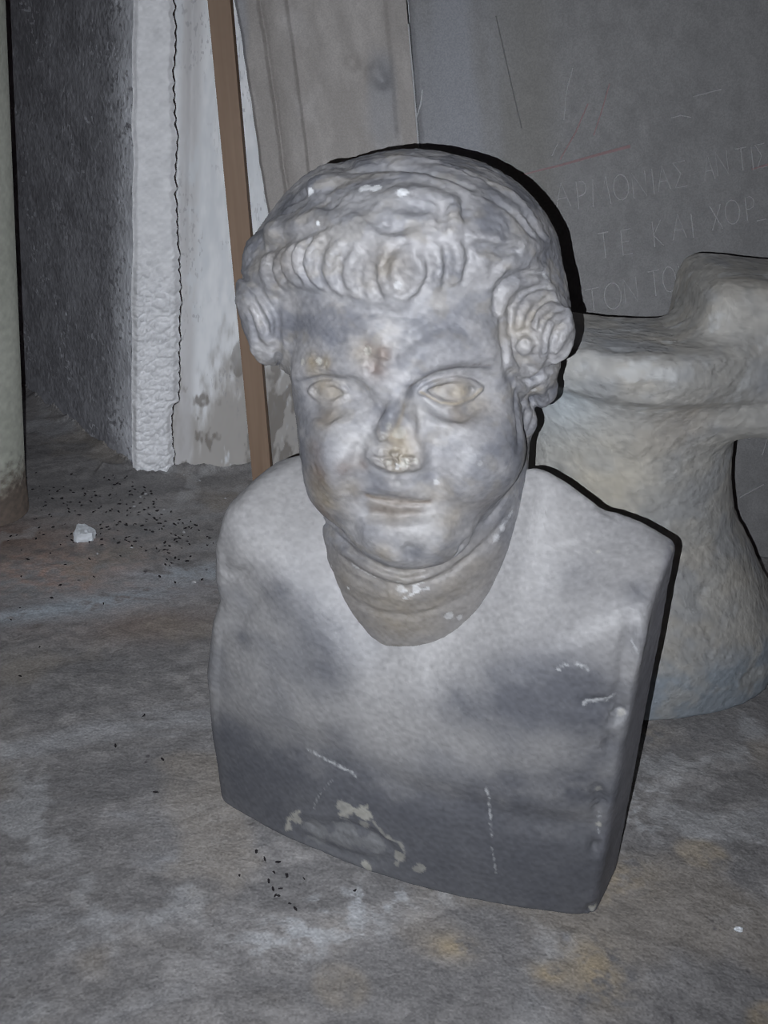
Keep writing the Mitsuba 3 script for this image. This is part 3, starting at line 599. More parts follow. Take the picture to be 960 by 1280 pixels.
TORSO_STAINS = [
    ('pale', 25.0, 1, -13.5, -26.6, 141.5),
    ('pale', 20.0, 0.9, -20.0, -28.0, 119.2),
    ('pale', 25.0, 0.8, 21.7, -13.1, 191.6),
    ('pale', 20.0, 0.6, -137.9, -8.9, 105.9),
    ('pale', 35.0, 0.8, -129.9, 13.0, 263.7),
    ('pale', 30.0, 1, -20.3, -22.5, 164.4),
    ('pale', 22.5, 0.9, -8.9, -27.5, 129.6),
    ('pale', 40.0, 0.7, 80.6, 28.3, 276.7),
    ('pale', 25.0, 0.6, 62.2, 43.3, 303.2),
    ('pale', 21.0, 0.95, 57.1, -27.3, 130.1),
    ('pale', 15.0, 0.7, 103.8, -19.7, 154.1),
    ('pale', 22.5, 0.8, -130.6, -12.9, 132.5),
    ('pale', 22.5, 0.6, -144.7, -6.8, 229.2),
    ('pale', 30.0, 0.8, 51.8, -7.6, 216.9),
    ('pale', 25.0, 0.8, 6.2, -5.3, 202.7),
    ('pale', 20.0, 0.6, -77.8, 12.0, 250.7),
    ('pale', 22.5, 0.5, 120.0, -8.3, 242.8),
    ('pale', 20.0, 0.6, 26.1, 1.7, 217.8),
    ('pale', 20.0, 0.4, 129.3, 29.6, 282.3),
    ('pale', 18.0, 0.4, 0.3, -28.7, 105.0),
    ('pale', 20.0, 0.35, -114.2, -15.7, 102.7),
    ('pale', 20.0, 0.5, -76.2, -24.8, 134.7),
    ('pale', 30.0, 0.6, 63.2, 2.6, 240.3),
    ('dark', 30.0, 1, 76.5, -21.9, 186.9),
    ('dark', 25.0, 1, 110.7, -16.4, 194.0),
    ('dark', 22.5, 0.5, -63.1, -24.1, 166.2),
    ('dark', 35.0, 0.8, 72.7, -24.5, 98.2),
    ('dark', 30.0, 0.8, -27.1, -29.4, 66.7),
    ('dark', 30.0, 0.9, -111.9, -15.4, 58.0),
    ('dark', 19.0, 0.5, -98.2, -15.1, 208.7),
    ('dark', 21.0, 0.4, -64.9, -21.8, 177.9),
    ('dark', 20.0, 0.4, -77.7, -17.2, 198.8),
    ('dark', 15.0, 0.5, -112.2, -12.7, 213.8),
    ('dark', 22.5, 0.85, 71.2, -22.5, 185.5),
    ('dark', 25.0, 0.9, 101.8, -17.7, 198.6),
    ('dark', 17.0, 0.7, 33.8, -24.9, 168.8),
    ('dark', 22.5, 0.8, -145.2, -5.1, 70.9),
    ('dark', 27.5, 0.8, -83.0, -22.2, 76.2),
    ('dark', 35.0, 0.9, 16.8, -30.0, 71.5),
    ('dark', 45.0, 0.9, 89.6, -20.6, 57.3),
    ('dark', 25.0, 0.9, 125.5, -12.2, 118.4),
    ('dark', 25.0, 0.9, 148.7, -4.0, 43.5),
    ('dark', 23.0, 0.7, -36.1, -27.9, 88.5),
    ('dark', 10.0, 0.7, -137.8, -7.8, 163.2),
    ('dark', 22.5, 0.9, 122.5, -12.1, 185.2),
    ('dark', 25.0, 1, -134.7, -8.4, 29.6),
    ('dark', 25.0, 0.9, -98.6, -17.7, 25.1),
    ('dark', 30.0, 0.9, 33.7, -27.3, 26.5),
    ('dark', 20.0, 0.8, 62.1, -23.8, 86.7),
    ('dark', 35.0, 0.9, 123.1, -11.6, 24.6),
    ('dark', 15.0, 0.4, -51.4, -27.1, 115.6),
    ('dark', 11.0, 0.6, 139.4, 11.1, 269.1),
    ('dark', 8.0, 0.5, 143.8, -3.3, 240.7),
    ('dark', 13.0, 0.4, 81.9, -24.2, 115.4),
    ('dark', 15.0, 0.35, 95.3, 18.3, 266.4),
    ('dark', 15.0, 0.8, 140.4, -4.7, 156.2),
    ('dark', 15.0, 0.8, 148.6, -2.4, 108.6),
    ('cream', 8.0, 0.7, -39.2, -28.3, 52.5),
    ('cream', 7.0, 1, -24.7, -29.2, 53.8),
    ('cream', 5.0, 0.6, -22.3, -28.0, 44.7),
    ('cream', 4.5, 0.8, -78.5, -20.9, 22.8),
    ('cream', 3.0, 0.7, -85.1, -19.8, 11.6),
    ('cream', 5.0, 0.9, -15.8, -26.7, 4.7),
    ('cream', 4.5, 0.7, 7.3, -27.5, 24.3),
    ('cream', 5.0, 0.6, 24.5, -27.5, 19.2),
    ('cream', 3.0, 0.5, -2.3, -29.3, 41.5),
    ('cream', 4.0, 0.9, 154.8, 3.8, 5.0),
    ('cream', 3.5, 0.5, 143.7, -0.9, 181.6),
    ('cream', 2.5, 0.8, 145.7, -2.0, 85.6),
    ('cream', 1.5, 0.5, 106.0, 33.0, 281.1),
    ('cream', 3.0, 0.5, 153.4, 50.0, 287.9),
    ('cream', 3.0, 0.4, 140.4, -4.7, 118.1),
    ('chip', 12.0, 0.9, -61.7, -23.0, 18.6),
    ('chip', 14.0, 0.9, -37.5, -27.0, 26.7),
    ('chip', 12.0, 0.9, -14.0, -28.4, 26.4),
]
# scratches, stain lines, painted brow and mouth shade: kind, half width, strength, line
HEAD_MARKS = [
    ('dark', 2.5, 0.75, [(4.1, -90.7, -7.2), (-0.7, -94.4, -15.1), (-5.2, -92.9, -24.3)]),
    ('dark', 2.25, 0.55, [(20.8, -84.4, 9.0), (30.4, -80.7, 11.4), (44.4, -69.4, 11.3), (60.1, -63.0, 9.7)]),  # shade under the right brow, painted into the colour
    ('dark', 1.75, 0.5, [(-66.7, -53.4, 2.7), (-49.8, -61.6, 6.6), (-30.6, -73.9, 6.7)]),  # shade under the left brow, painted likewise
    ('dark', 2.0, 0.5, [(-17.5, -83.1, -64.2), (-9.8, -83.5, -65.8), (0.1, -81.0, -69.0)]),  # shade above the upper lip, painted in
    ('brown', 1.9, 1.0, [(-18.9, -79.1, -68.9), (-12.8, -78.5, -71.1), (-2.5, -77.8, -73.4), (8.4, -77.7, -74.0), (20.7, -76.5, -73.8)]),  # shade of the mouth groove, painted in brown
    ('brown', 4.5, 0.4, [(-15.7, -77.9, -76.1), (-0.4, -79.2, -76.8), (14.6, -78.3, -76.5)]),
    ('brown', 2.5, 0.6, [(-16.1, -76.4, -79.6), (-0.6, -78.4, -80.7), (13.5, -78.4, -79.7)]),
    ('dark', 2.0, 0.4, [(52.1, -75.2, 84.9), (65.1, -64.3, 82.4), (77.0, -55.9, 80.4)]),  # dark line along the slot carved in the hair
    ('ochre', 2.0, 0.5, [(8.0, -87.4, -10.3), (4.6, -90.8, -20.7), (-0.6, -91.6, -29.6)]),
    ('white', 0.85, 0.48, [(-4.9, -43.7, -147.1), (3.7, -44.1, -141.1), (12.1, -44.1, -138.6)]),
    ('white', 0.85, 0.48, [(-2.2, -43.8, -150.5), (9.2, -44.5, -144.3), (14.8, -44.3, -143.2)]),
    ('white', 0.77, 0.36, [(-61.9, -9.2, -133.4), (-61.9, -5.9, -145.4), (-58.1, -9.4, -154.7)]),
    ('white', 0.85, 0.3, [(58.1, -26.0, -116.1), (66.1, -17.4, -104.0), (71.4, -10.2, -97.2)]),
    ('white', 0.64, 0.3, [(-39.8, -32.4, -129.3), (-21.9, -40.0, -136.8), (-4.1, -47.0, -137.9), (12.6, -47.6, -134.1)]),
    ('brown', 0.8, 0.35, [(-18.9, -79.1, -68.9), (-12.8, -78.5, -71.1), (-2.5, -77.8, -73.4), (8.4, -77.7, -74.0), (20.7, -76.5, -73.8)]),  # second, thinner pass of the painted mouth shade
    ('rust', 0.8, 0.25, [(11.7, -85.7, 1.4), (22.9, -81.5, 8.1), (37.1, -77.7, 12.4), (51.1, -71.3, 12.9), (60.7, -64.2, 11.4)]),
    ('ochre', 1.0, 0.7, [(17.7, -78.1, -2.7), (22.4, -76.0, -6.1), (29.3, -75.2, -9.9), (39.1, -71.4, -11.6), (48.7, -63.2, -8.9), (54.7, -60.3, -3.7)]),
]
TORSO_MARKS = [
    ('white', 0.94, 0.6, [(-74.0, -22.9, 93.1), (-63.4, -24.6, 91.8), (-55.0, -25.8, 90.3)]),
    ('white', 1.36, 0.6, [(-55.0, -25.8, 90.3), (-46.1, -26.9, 89.5), (-36.1, -27.9, 88.5), (-33.3, -28.2, 87.4)]),
    ('white', 0.85, 0.6, [(64.8, -27.2, 108.1), (67.3, -25.8, 100.1), (68.8, -22.7, 88.3)]),
    ('white', 0.64, 0.48, [(68.8, -22.7, 88.3), (74.2, -23.7, 64.5)]),
    ('white', 1.06, 0.6, [(98.3, -16.7, 212.3), (101.9, -15.7, 216.0), (107.3, -14.9, 215.8), (109.8, -14.0, 219.3), (118.1, -12.6, 214.5)]),
    ('white', 1.7, 0.6, [(119.0, -12.3, 189.5), (126.3, -7.6, 190.9), (134.0, -5.8, 192.8), (136.6, -4.9, 196.3)]),
    ('white', 0.64, 0.3, [(-64.9, -24.6, 42.2), (-61.5, -25.5, 55.6), (-54.3, -26.9, 70.4), (-50.7, -27.3, 75.7)]),
    ('white', 0.85, 0.36, [(149.7, -0.8, 222.2), (145.2, -4.0, 234.0), (141.3, -2.7, 239.7)]),
    ('white', 0.85, 0.42, [(146.9, -2.0, 78.8), (145.2, -2.1, 85.5), (145.0, -2.2, 96.4)]),
    ('white', 0.64, 0.36, [(75.5, -23.2, 54.2), (81.3, -21.5, 32.1)]),
    ('cream', 1.75, 0.9, [(-87.8, -19.5, 9.6), (-85.5, -20.5, 22.3), (-77.1, -22.8, 32.6)]),
    ('cream', 2.0, 1, [(-42.1, -27.7, 45.0), (-32.7, -29.1, 55.5), (-22.6, -29.8, 61.1), (-16.8, -29.8, 54.1)]),
    ('cream', 1.5, 0.6, [(-15.3, -29.8, 51.6), (-4.1, -29.1, 39.9), (7.7, -29.7, 38.6), (12.2, -29.1, 30.6), (6.3, -27.9, 16.4)]),
]
# broken places: radius, depth, place
HEAD_BREAKS = [
    (8.5, 4.5, 3.0, -95.3, -44.1),
    (6.0, 3.5, 11.4, -94.6, -43.3),
    (6.0, 3, -7.4, -92.9, -41.5),
    (8.0, 2.6, -48.0, -67.7, 16.0),
    (9.0, 2.2, -16.5, -83.3, 23.5),
    (7.0, 2, -9.1, -84.7, 13.6),
    (6.5, 1.8, 4.3, -82.4, -105.9),
    (7.5, 1.5, -52.5, -74.1, -55.5),
    (4.0, 2, -5.3, -93.5, -27.7),
    (15.0, 1.6, -0.1, -91.9, 90.6),
    (10.0, 1.4, -82.0, -40.8, 85.8),
    (15.0, 1.4, 37.3, -79.3, 103.2),
    (12.5, 1.2, -4.8, -43.3, -143.1),
    (15.0, 1.2, -33.9, -61.7, 115.9),
    (10.0, 1.5, 99.1, -41.8, 16.8),
]
TORSO_BREAKS = [
    (11.0, 2.2, -37.5, -27.0, 26.7),
    (9.0, 2.2, -10.7, -28.4, 26.1),
    (9.0, 1.8, -66.0, -21.8, 24.0),
    (7.0, 3.5, 139.8, -2.1, 182.5),
    (6.0, 3, 143.2, -2.3, 106.7),
    (6.0, 2.5, 145.4, -1.4, 66.6),
    (5.0, 3, 153.2, 2.6, 4.6),
    (5.0, 2.5, 138.4, -7.2, 153.8),
    (7.0, 2, -158.8, 0.9, 212.0),
    (7.0, 1.2, 141.8, 3.2, 261.4),
]
# letters: glyph, foot (along, up the slab), its width and height as vectors in the slab
LETTERS = [
    ('A', 0.1655, 0.4166, 0.0163, 0.005, -0.0076, 0.0278),
    ('P', 0.1911, 0.4185, 0.0122, 0.0037, -0.0087, 0.0307),
    ('M', 0.2082, 0.423, 0.0203, 0.0062, -0.0088, 0.0306),
    ('O', 0.2324, 0.4324, 0.0168, 0.0051, -0.0082, 0.0278),
    ('N', 0.2534, 0.4379, 0.0161, 0.0049, -0.0084, 0.0277),
    ('I', 0.2754, 0.445, 0.0027, 0.0008, -0.0084, 0.0273),
    ('A', 0.2808, 0.4483, 0.014, 0.0043, -0.0084, 0.0269),
    ('S', 0.2991, 0.4542, 0.014, 0.0043, -0.0086, 0.0272),
    ('A', 0.3321, 0.4654, 0.0116, 0.0035, -0.0091, 0.0276),
    ('N', 0.3453, 0.4724, 0.0132, 0.004, -0.0086, 0.0259),
    ('T', 0.3674, 0.48, 0.0121, 0.0037, -0.0081, 0.0239),
    ('I', 0.3844, 0.4824, 0.0023, 0.0007, -0.0087, 0.0251),
    ('S', 0.3889, 0.4856, 0.0105, 0.0032, -0.0086, 0.0247),
    ('T', 0.2275, 0.3641, 0.0117, 0.0036, -0.0084, 0.0293),
    ('E', 0.2522, 0.3713, 0.012, 0.0037, -0.0083, 0.0282),
    ('K', 0.2878, 0.3846, 0.0112, 0.0035, -0.0089, 0.029),
    ('A', 0.3091, 0.3949, 0.0152, 0.0047, -0.0087, 0.0278),
    ('I', 0.331, 0.4, 0.0027, 0.0008, -0.0086, 0.0267),
    ('X', 0.3525, 0.4106, 0.0121, 0.0038, -0.009, 0.0275),
    ('O', 0.3679, 0.4185, 0.0157, 0.0049, -0.0089, 0.0267),
    ('P', 0.3902, 0.4257, 0.0106, 0.0033, -0.0089, 0.026),
    ('-', 0.4029, 0.4245, 0.0106, 0.0033, -0.0092, 0.0266),
    ('T', 0.2227, 0.299, 0.0151, 0.0048, -0.0075, 0.0265),
    ('O', 0.2443, 0.3035, 0.0192, 0.0061, -0.0088, 0.0307),
    ('N', 0.2664, 0.3136, 0.0156, 0.005, -0.0087, 0.0295),
    ('T', 0.2947, 0.3251, 0.0135, 0.0043, -0.009, 0.0296),
    ('O', 0.3106, 0.3319, 0.0145, 0.0046, -0.009, 0.0292),
    ('Y', 0.3284, 0.3385, 0.011, 0.0035, -0.0094, 0.0297),
]
CHIPS = [(-0.4415, 1.4743, 0.0024), (-0.4291, 1.4881, 0.0024), (-0.3727, 1.4427, 0.003), (-0.3228, 1.2898, 0.0018), (-0.3307, 1.148, 0.0018), (-0.2965, 1.1738, 0.0018), (-0.2841, 1.2896, 0.0018), (-0.3182, 1.3312, 0.0024), (-0.2456, 1.23, 0.0018), (-0.2069, 1.1025, 0.003), (-0.2137, 1.3455, 0.0018), (-0.3223, 1.3219, 0.0018), (-0.4964, 1.5815, 0.0018), (-0.2827, 1.4068, 0.0024), (-0.2582, 1.3959, 0.0018)]


# ------------------------------------------------------------------ materials
def grain_h(p, n, uv):
    return noise(p.x * 900, p.y * 900, p.z * 900) * 0.6 + noise(p.x * 330, p.y * 330, p.z * 330)


GRAIN = proc(grain_h, eps=4e-4)


def floor_c(p, n, uv):
    a = fbm(p.x * 5 + 3, p.y * 5, 1.0, octaves=5)
    w = fbm(p.x * 2.2 + 11, p.y * 2.2, 5.0, octaves=3)
    st = fbm(p.x * 4 + 6 * (w - 0.5) - p.y * 2.5, p.y * 16 - p.x * 9 + 9 * (w - 0.5), 2.0, octaves=4)
    fine = fbm(p.x * 90, p.y * 90, 3.0, octaves=4)
    c = mix((0.160, 0.156, 0.156), (0.235, 0.228, 0.225), smoothstep(0.32, 0.68, a * 0.5 + fine * 0.5))
    c = mix(c, (0.255, 0.26, 0.27), smoothstep(0.54, 0.74, st) * 0.6)
    c = mix(c, (0.120, 0.118, 0.120), smoothstep(0.50, 0.34, st) * 0.6)
    # rusty and earthy places, and the long bluish and brown bands of the rock
    def spot(x, y, rx, ry, turn=0.0):
        dx, dy = p.x - x, p.y - y
        u, v = dx * math.cos(turn) + dy * math.sin(turn), dy * math.cos(turn) - dx * math.sin(turn)
        return dr.exp(-(dr.square(u / rx) + dr.square(v / ry)))
    earthy = smoothstep(0.35, 0.75, fine * 0.45 + a * 0.6)
    c = mix(c, (0.34, 0.235, 0.195), dr.clip(spot(-0.36, 1.10, 0.11, 0.095), 0, 1) * earthy * 1.0)
    c = mix(c, (0.13, 0.085, 0.065), dr.clip(spot(-0.47, 1.17, 0.09, 0.05) + spot(-0.24, 1.075, 0.12, 0.016, 0.5) + spot(-0.38, 0.99, 0.05, 0.03, 0.4) + 0.7 * spot(-0.23, 1.0, 0.07, 0.03, 0.4), 0, 1) * 0.8)
    c = mix(c, (0.30, 0.33, 0.36), dr.clip(spot(-0.33, 1.02, 0.17, 0.022, 0.55) + 0.8 * spot(-0.22, 1.13, 0.10, 0.02, 0.35), 0, 1) * smoothstep(0.3, 0.6, fine * 0.6 + st * 0.4))
    och = spot(0.211, 0.687, 0.035, 0.022, 0.4) + spot(0.184, 0.595, 0.022, 0.03) + spot(0.15, 0.585, 0.012, 0.01) + spot(0.08, 0.601, 0.016, 0.012) + 0.6 * spot(0.235, 0.9, 0.05, 0.02)
    c = mix(c, (0.33, 0.265, 0.17), dr.clip(och, 0, 1) * smoothstep(0.35, 0.6, fine * 0.6 + a * 0.4) * 0.7)
    pal = spot(0.028, 0.643, 0.07, 0.016, 0.35) + spot(-0.02, 0.6, 0.06, 0.02, 0.4) + 0.7 * spot(0.24, 0.78, 0.07, 0.05)
    c = mix(c, (0.36, 0.375, 0.39), dr.clip(pal, 0, 1) * smoothstep(0.45, 0.62, fine * 0.6 + st * 0.4) * 0.7)
    o = voronoi(p.x * 17 + 2 * w, p.y * 17)
    c = mix(c, (0.34, 0.27, 0.17), smoothstep(0.42, 0.22, o[0]) * smoothstep(0.80, 0.90, o[2]) * dr.clip(spot(0.30, 0.58, 0.26, 0.22), 0, 1) * earthy * 0.75)
    c = mix(c, (0.40, 0.41, 0.42), smoothstep(0.55, 0.70, fbm(p.x * 26, p.y * 26, 9.0, octaves=4)) * smoothstep(0.52, 0.66, fbm(p.x * 7, p.y * 7, 4.0, octaves=2)) * 0.30)
    c = mix(c, (0.23, 0.205, 0.175), smoothstep(0.56, 0.72, fbm(p.x * 9, p.y * 9, 14.0, octaves=4)) * 0.5)
    c = mix(c, (0.07, 0.065, 0.07), smoothstep(0.15, 0.08, fbm(p.x * 60, p.y * 60, 6.0, octaves=3)) * 0.8)
    return c * (1.07 + 0.50 * noise(p.x * 700, p.y * 700, 0.0))


def floor_h(p, n, uv):
    return fbm(p.x * 60, p.y * 60, 1.0, octaves=4) * 2 + noise(p.x * 500, p.y * 500) * 0.35


bsdf('rock_floor', proc(floor_c), 0.62, 0.35, proc(floor_h, eps=8e-4), 0.0016)


def whitewash_c(p, n, uv):
    s, z = uv.x, uv.y                                            # metres along the wall and up it
    f = fbm(s * 38, z * 12, 2.0, octaves=4)
    g = fbm(s * 150, z * 45, 4.0, octaves=3)
    c = mix((0.74, 0.77, 0.80), (0.88, 0.90, 0.92), smoothstep(0.3, 0.7, f * 0.6 + g * 0.4))
    bare = smoothstep(0.205, 0.10, z + 0.20 * (f - 0.5) + 0.10 * (g - 0.5) - 0.05 * smoothstep(0.09, 0.13, s) + 0.02) * smoothstep(0.28, 0.45, g * 0.5 + f * 0.6 + 0.04)
    c = mix(c, (0.42, 0.40, 0.375), bare * 0.9)
    strip = smoothstep(0.052, 0.062, s) * smoothstep(0.088, 0.075, s)
    c = mix(c, (0.60, 0.595, 0.60), strip * smoothstep(0.25, 0.6, g * 0.4 + f * 0.7) * 0.8)
    c = mix(c, (0.24, 0.22, 0.20), smoothstep(0.60, 0.68, fbm(s * 42, z * 20, 7.0, octaves=4)) * smoothstep(0.30, 0.10, z) * 0.85)
    return mix(c, (0.34, 0.34, 0.36), smoothstep(0.62, 0.80, fbm(s * 420, z * 160, 5.0, octaves=2)) * smoothstep(0.45, 0.7, fbm(s * 30, z * 16, 9.0, octaves=2)) * 0.45)


def whitewash_h(p, n, uv):
    return fbm(uv.x * 330, uv.y * 60, 2.0, octaves=3)


bsdf('whitewash', proc(whitewash_c), 0.75, 0.25, proc(whitewash_h, eps=8e-4), 0.0012)


def render_c(p, n, uv):
    s, z = uv.x, uv.y                                            # s: metres from the corner, along the receding wall
    f, g = fbm(s * 22, z * 22, 3.0, octaves=4), fbm(s * 170, z * 170, 1.0, octaves=3)
    c = mix((0.21, 0.212, 0.23), (0.32, 0.325, 0.35), smoothstep(0.3, 0.7, f * 0.5 + g * 0.5))
    edge = smoothstep(0.085, 0.0, s + 0.09 * (f - 0.5) + 0.03 * (g - 0.5))
    c = mix(c, (0.66, 0.68, 0.72), edge * smoothstep(0.36, 0.60, g * 0.7 + f * 0.3 + 0.16 * edge))
    return mix(c, (0.75, 0.77, 0.82), smoothstep(0.70, 0.80, noise(s * 260, z * 260, 5.0)) * smoothstep(0.62, 0.85, noise(s * 45, z * 45, 8.0)) * 0.4)


bsdf('dark_render', proc(render_c), 0.8, 0.2, proc(lambda p, n, uv: fbm(uv.x * 190, uv.y * 190, 1.0, octaves=3), eps=8e-4), 0.003)
bsdf('mortar', (0.035, 0.03, 0.03), 0.9, 0.1)
bsdf('bubbly_plaster', 'vertex', 0.5, 0.4)


def slab_c(p, n, uv):
    u, w = uv.x, uv.y
    t = u * 0.97 + w * 0.2                                        # across the leaning slab
    a = fbm(t * 7, w * 2.2, 1.0, octaves=4)
    g = fbm(t * 60, w * 22, 3.0, octaves=4)
    c = mix((0.195, 0.183, 0.173), (0.29, 0.275, 0.262), smoothstep(0.3, 0.7, a * 0.6 + g * 0.4))
    c = mix(c, (0.17, 0.18, 0.20), smoothstep(0.52, 0.66, fbm(t * 17, w * 5, 8.0, octaves=3)) * 0.6)
    c = mix(c, (0.38, 0.37, 0.37), smoothstep(0.56, 0.78, fbm(t * 30, w * 22, 6.0, octaves=5)) * 0.22)
    return c * (1.42 + 0.3 * noise(u * 800, w * 800))


bsdf('grey_slab', proc(slab_c), 0.6, 0.35, GRAIN, 0.0004)


def text_c(p, n, uv):
    u, w = uv.x, uv.y
    t = u * 0.97 + w * 0.2
    a = fbm(t * 6, w * 3, 4.0, octaves=4)
    g = fbm(t * 75, w * 60, 2.0, octaves=4)
    c = mix((0.170, 0.170, 0.172), (0.212, 0.212, 0.214), smoothstep(0.25, 0.75, a * 0.5 + g * 0.5))
    c = mix(c, (0.24, 0.25, 0.275), smoothstep(0.11, 0.02, dr.abs(t - 0.155)) * smoothstep(0.3, 0.6, fbm(t * 22, w * 4, 8.0, octaves=3)) * 0.8)
    c = mix(c, (0.165, 0.16, 0.145), smoothstep(0.05, 0.01, dr.abs(t - 0.215)) * 0.6)
    return c * (0.98 + 0.25 * noise(u * 800, w * 800))


bsdf('inscribed_stone', proc(text_c), 0.6, 0.35, GRAIN, 0.0004)
bsdf('cut_letter', (0.325, 0.325, 0.33), 0.8, 0.2)
bsdf('red_crayon', (0.27, 0.19, 0.193), 0.8, 0.2)
bsdf('white_scratch', (0.42, 0.43, 0.44), 0.8, 0.2)
bsdf('dark_scratch', (0.145, 0.145, 0.145), 0.8, 0.2)


def wood_c(p, n, uv):
    f = fbm(uv.x * 220, uv.y * 9, 1.0, octaves=4)
    return mix((0.235, 0.158, 0.108), (0.305, 0.215, 0.155), f)


bsdf('brown_wood', proc(wood_c), 0.6, 0.3)


def post_c(p, n, uv):
    f = fbm(p.x * 40, p.y * 40, p.z * 9, octaves=4)
    c = mix((0.40, 0.42, 0.36), (0.54, 0.555, 0.49), f)
    g = fbm(p.x * 150, p.y * 150, p.z * 150, octaves=3)
    foot = smoothstep(0.075, 0.02, p.z + 0.07 * (f - 0.5) + 0.05 * (g - 0.5))
    c = c * (0.8 + 0.4 * g)
    return mix(c, mix((0.07, 0.055, 0.05), (0.22, 0.16, 0.13), g), foot * 0.9)


bsdf('post_stone', proc(post_c), 0.75, 0.2, GRAIN, 0.0006)
bsdf('rust_brown', proc(lambda p, n, uv: mix((0.085, 0.04, 0.04), (0.16, 0.085, 0.075), fbm(p.x * 60, p.y * 60, p.z * 25))), 0.6, 0.3)
bsdf('marble', 'vertex', 0.55, 0.4, GRAIN, 0.00015)
bsdf('column_stone', 'vertex', 0.75, 0.2, proc(lambda p, n, uv: fbm(p.x * 160, p.y * 160, p.z * 160, octaves=3), eps=8e-4), 0.0022)
bsdf('white_chip', (0.72, 0.76, 0.80), 0.55, 0.4)
bsdf('pale_chip', (0.42, 0.42, 0.43), 0.8, 0.2)
bsdf('dark_crumb', (0.022, 0.02, 0.022), 0.8, 0.2)


# ------------------------------------------------------------------ helpers for meshes
def shell(mapping, nu, nv, depth, direction, uv_of=None):
    """A closed slab: a front of nu x nv cells from mapping(s, t) -> points, its rim pushed back by depth along direction. Returns (v, f, uv)."""
    s, t = np.meshgrid(np.linspace(0, 1, nu + 1), np.linspace(0, 1, nv + 1), indexing='ij')
    front = mapping(s.ravel(), t.ravel())
    i = np.arange((nu + 1) * (nv + 1)).reshape(nu + 1, nv + 1)
    f = [np.stack([i[:-1, :-1], i[1:, :-1], i[1:, 1:], i[:-1, 1:]], -1).reshape(-1, 4)]
    ring = np.concatenate([i[:-1, 0], i[-1, :-1], i[:0:-1, -1], i[0, :0:-1]])
    n = len(front)
    a, b = np.arange(len(ring)) + n, np.arange(len(ring)) + n + len(ring)
    v = np.vstack([front, front[ring], front[ring] + np.asarray(direction) * depth])
    f.append(np.stack([a, b, np.roll(b, -1), np.roll(a, -1)], 1))
    v = np.vstack([v, v[b].mean(0)])
    q = np.vstack(f)
    tri = np.vstack([q[:, [0, 1, 2]], q[:, [0, 2, 3]], np.stack([b, np.full(len(b), len(v) - 1), np.roll(b, -1)], 1)])
    uv = None if uv_of is None else uv_of(v)
    return v, tri, uv


def put(key, v, f, mat, smooth=False, uv=None, color=None):
    scene[key] = mikit.ply((v, f), mat, smooth=smooth, uv=uv, color=color)


def split(key, v, n, f, col, mat, masks):
    """Cuts a mesh into the named parts of one thing; the parts keep the smooth normals of the whole."""
    for name, keep in masks.items():
        used, inv = np.unique(f[keep], return_inverse=True)
        path = meshkit.write_ply((v[used], inv.reshape(-1, 3)), True, None, None if col is None else col[used], normals=n[used])
        scene[key + '__' + name] = {'type': 'ply', 'filename': path, 'face_normals': False, 'bsdf': {'type': 'ref', 'id': mat}}


def prism(poly, z0, z1):
    m = trimesh.creation.extrude_polygon(__import__('shapely').Polygon(poly), z1 - z0, engine='earcut')
    m.apply_translation([0, 0, z0])
    return m


def ribbon(pts, width, out, lift):
    """A thin raised stroke along pts (in space), width wide, standing lift proud along out."""
    pts = np.asarray(pts, float)
    d = np.gradient(pts, axis=0)
    side = np.cross(out, d)
    side /= np.linalg.norm(side, axis=1, keepdims=True)
    w = np.full(len(pts), width / 2) if np.isscalar(width) else np.asarray(width) / 2
    a, b = pts - side * w[:, None], pts + side * w[:, None]
    up = np.asarray(out) * lift
    v = np.stack([a - up, a + up, b + up, b - up], 1).reshape(-1, 3)
    f = []
    for k in range(len(pts) - 1):
        o, q = 4 * k, 4 * k + 4
        for j in range(4):
            f.append([o + j, o + (j + 1) % 4, q + (j + 1) % 4, q + j])
    e = 4 * (len(pts) - 1)
    f += [[3, 2, 1, 0], [e, e + 1, e + 2, e + 3]]
    return trimesh.Trimesh(v, np.array([x for q in f for x in ([q[0], q[1], q[2]], [q[0], q[2], q[3]])]), process=False)


def lump(size, seed, flat=1.0, sub=1):
    m = trimesh.creation.icosphere(subdivisions=sub)
    r = np.random.default_rng(seed)
    v = m.vertices * (0.7 + 0.6 * r.random(len(m.vertices)))[:, None] * np.array([1, 0.6 + 0.5 * r.random(), flat]) * size
    return v, m.faces


# ------------------------------------------------------------------ floor
def floor_map(s, t):
    x, y = -1.3 + 2.6 * s, 0.05 + 2.35 * t
    p = np.stack([x, y, 0 * x], 1)
    z = -0.006 * meshkit.fbm(p * 9, 4, 3) - 0.003 * meshkit.fbm(p * 45, 3, 8)
    q = p - np.array([-0.356, 1.408, 0])                             # dirt heaped up against the walls
    gap = np.minimum(np.abs(q @ np.array([0.2474, -0.9689, 0])) + 1.0 * (x < -0.40), np.abs(q @ np.array([-0.7507, -0.6606, 0])) + 1.0 * (x > -0.34))
    z = z + 0.022 * np.exp(-gap / 0.014) * meshkit.fbm(p * 40, 4, 12)
    return np.stack([x, y, z], 1)


v, f, _ = shell(floor_map, 460, 420, 0.1, (0, 0, -1))
put('floor', v, f, 'rock_floor', smooth=40)
tag('floor', 'worn grey rock floor with rusty and bluish bands', kind='structure')

# ------------------------------------------------------------------ walls: a whitewashed back wall, and the dark wall that recedes from its corner
WA = np.array([-0.356, 1.408, 0.0])
WD = np.array([math.cos(0.25), math.sin(0.25), 0])
WN = np.array([WD[1], -WD[0], 0])                                   # towards the camera
LD = np.array([-0.66, 0.75, 0]); LD /= np.linalg.norm(LD)
LN = np.array([-LD[1], LD[0], 0])


def wall_uv(v):
    return np.stack([(v - WA) @ WD, v[:, 2]], 1)


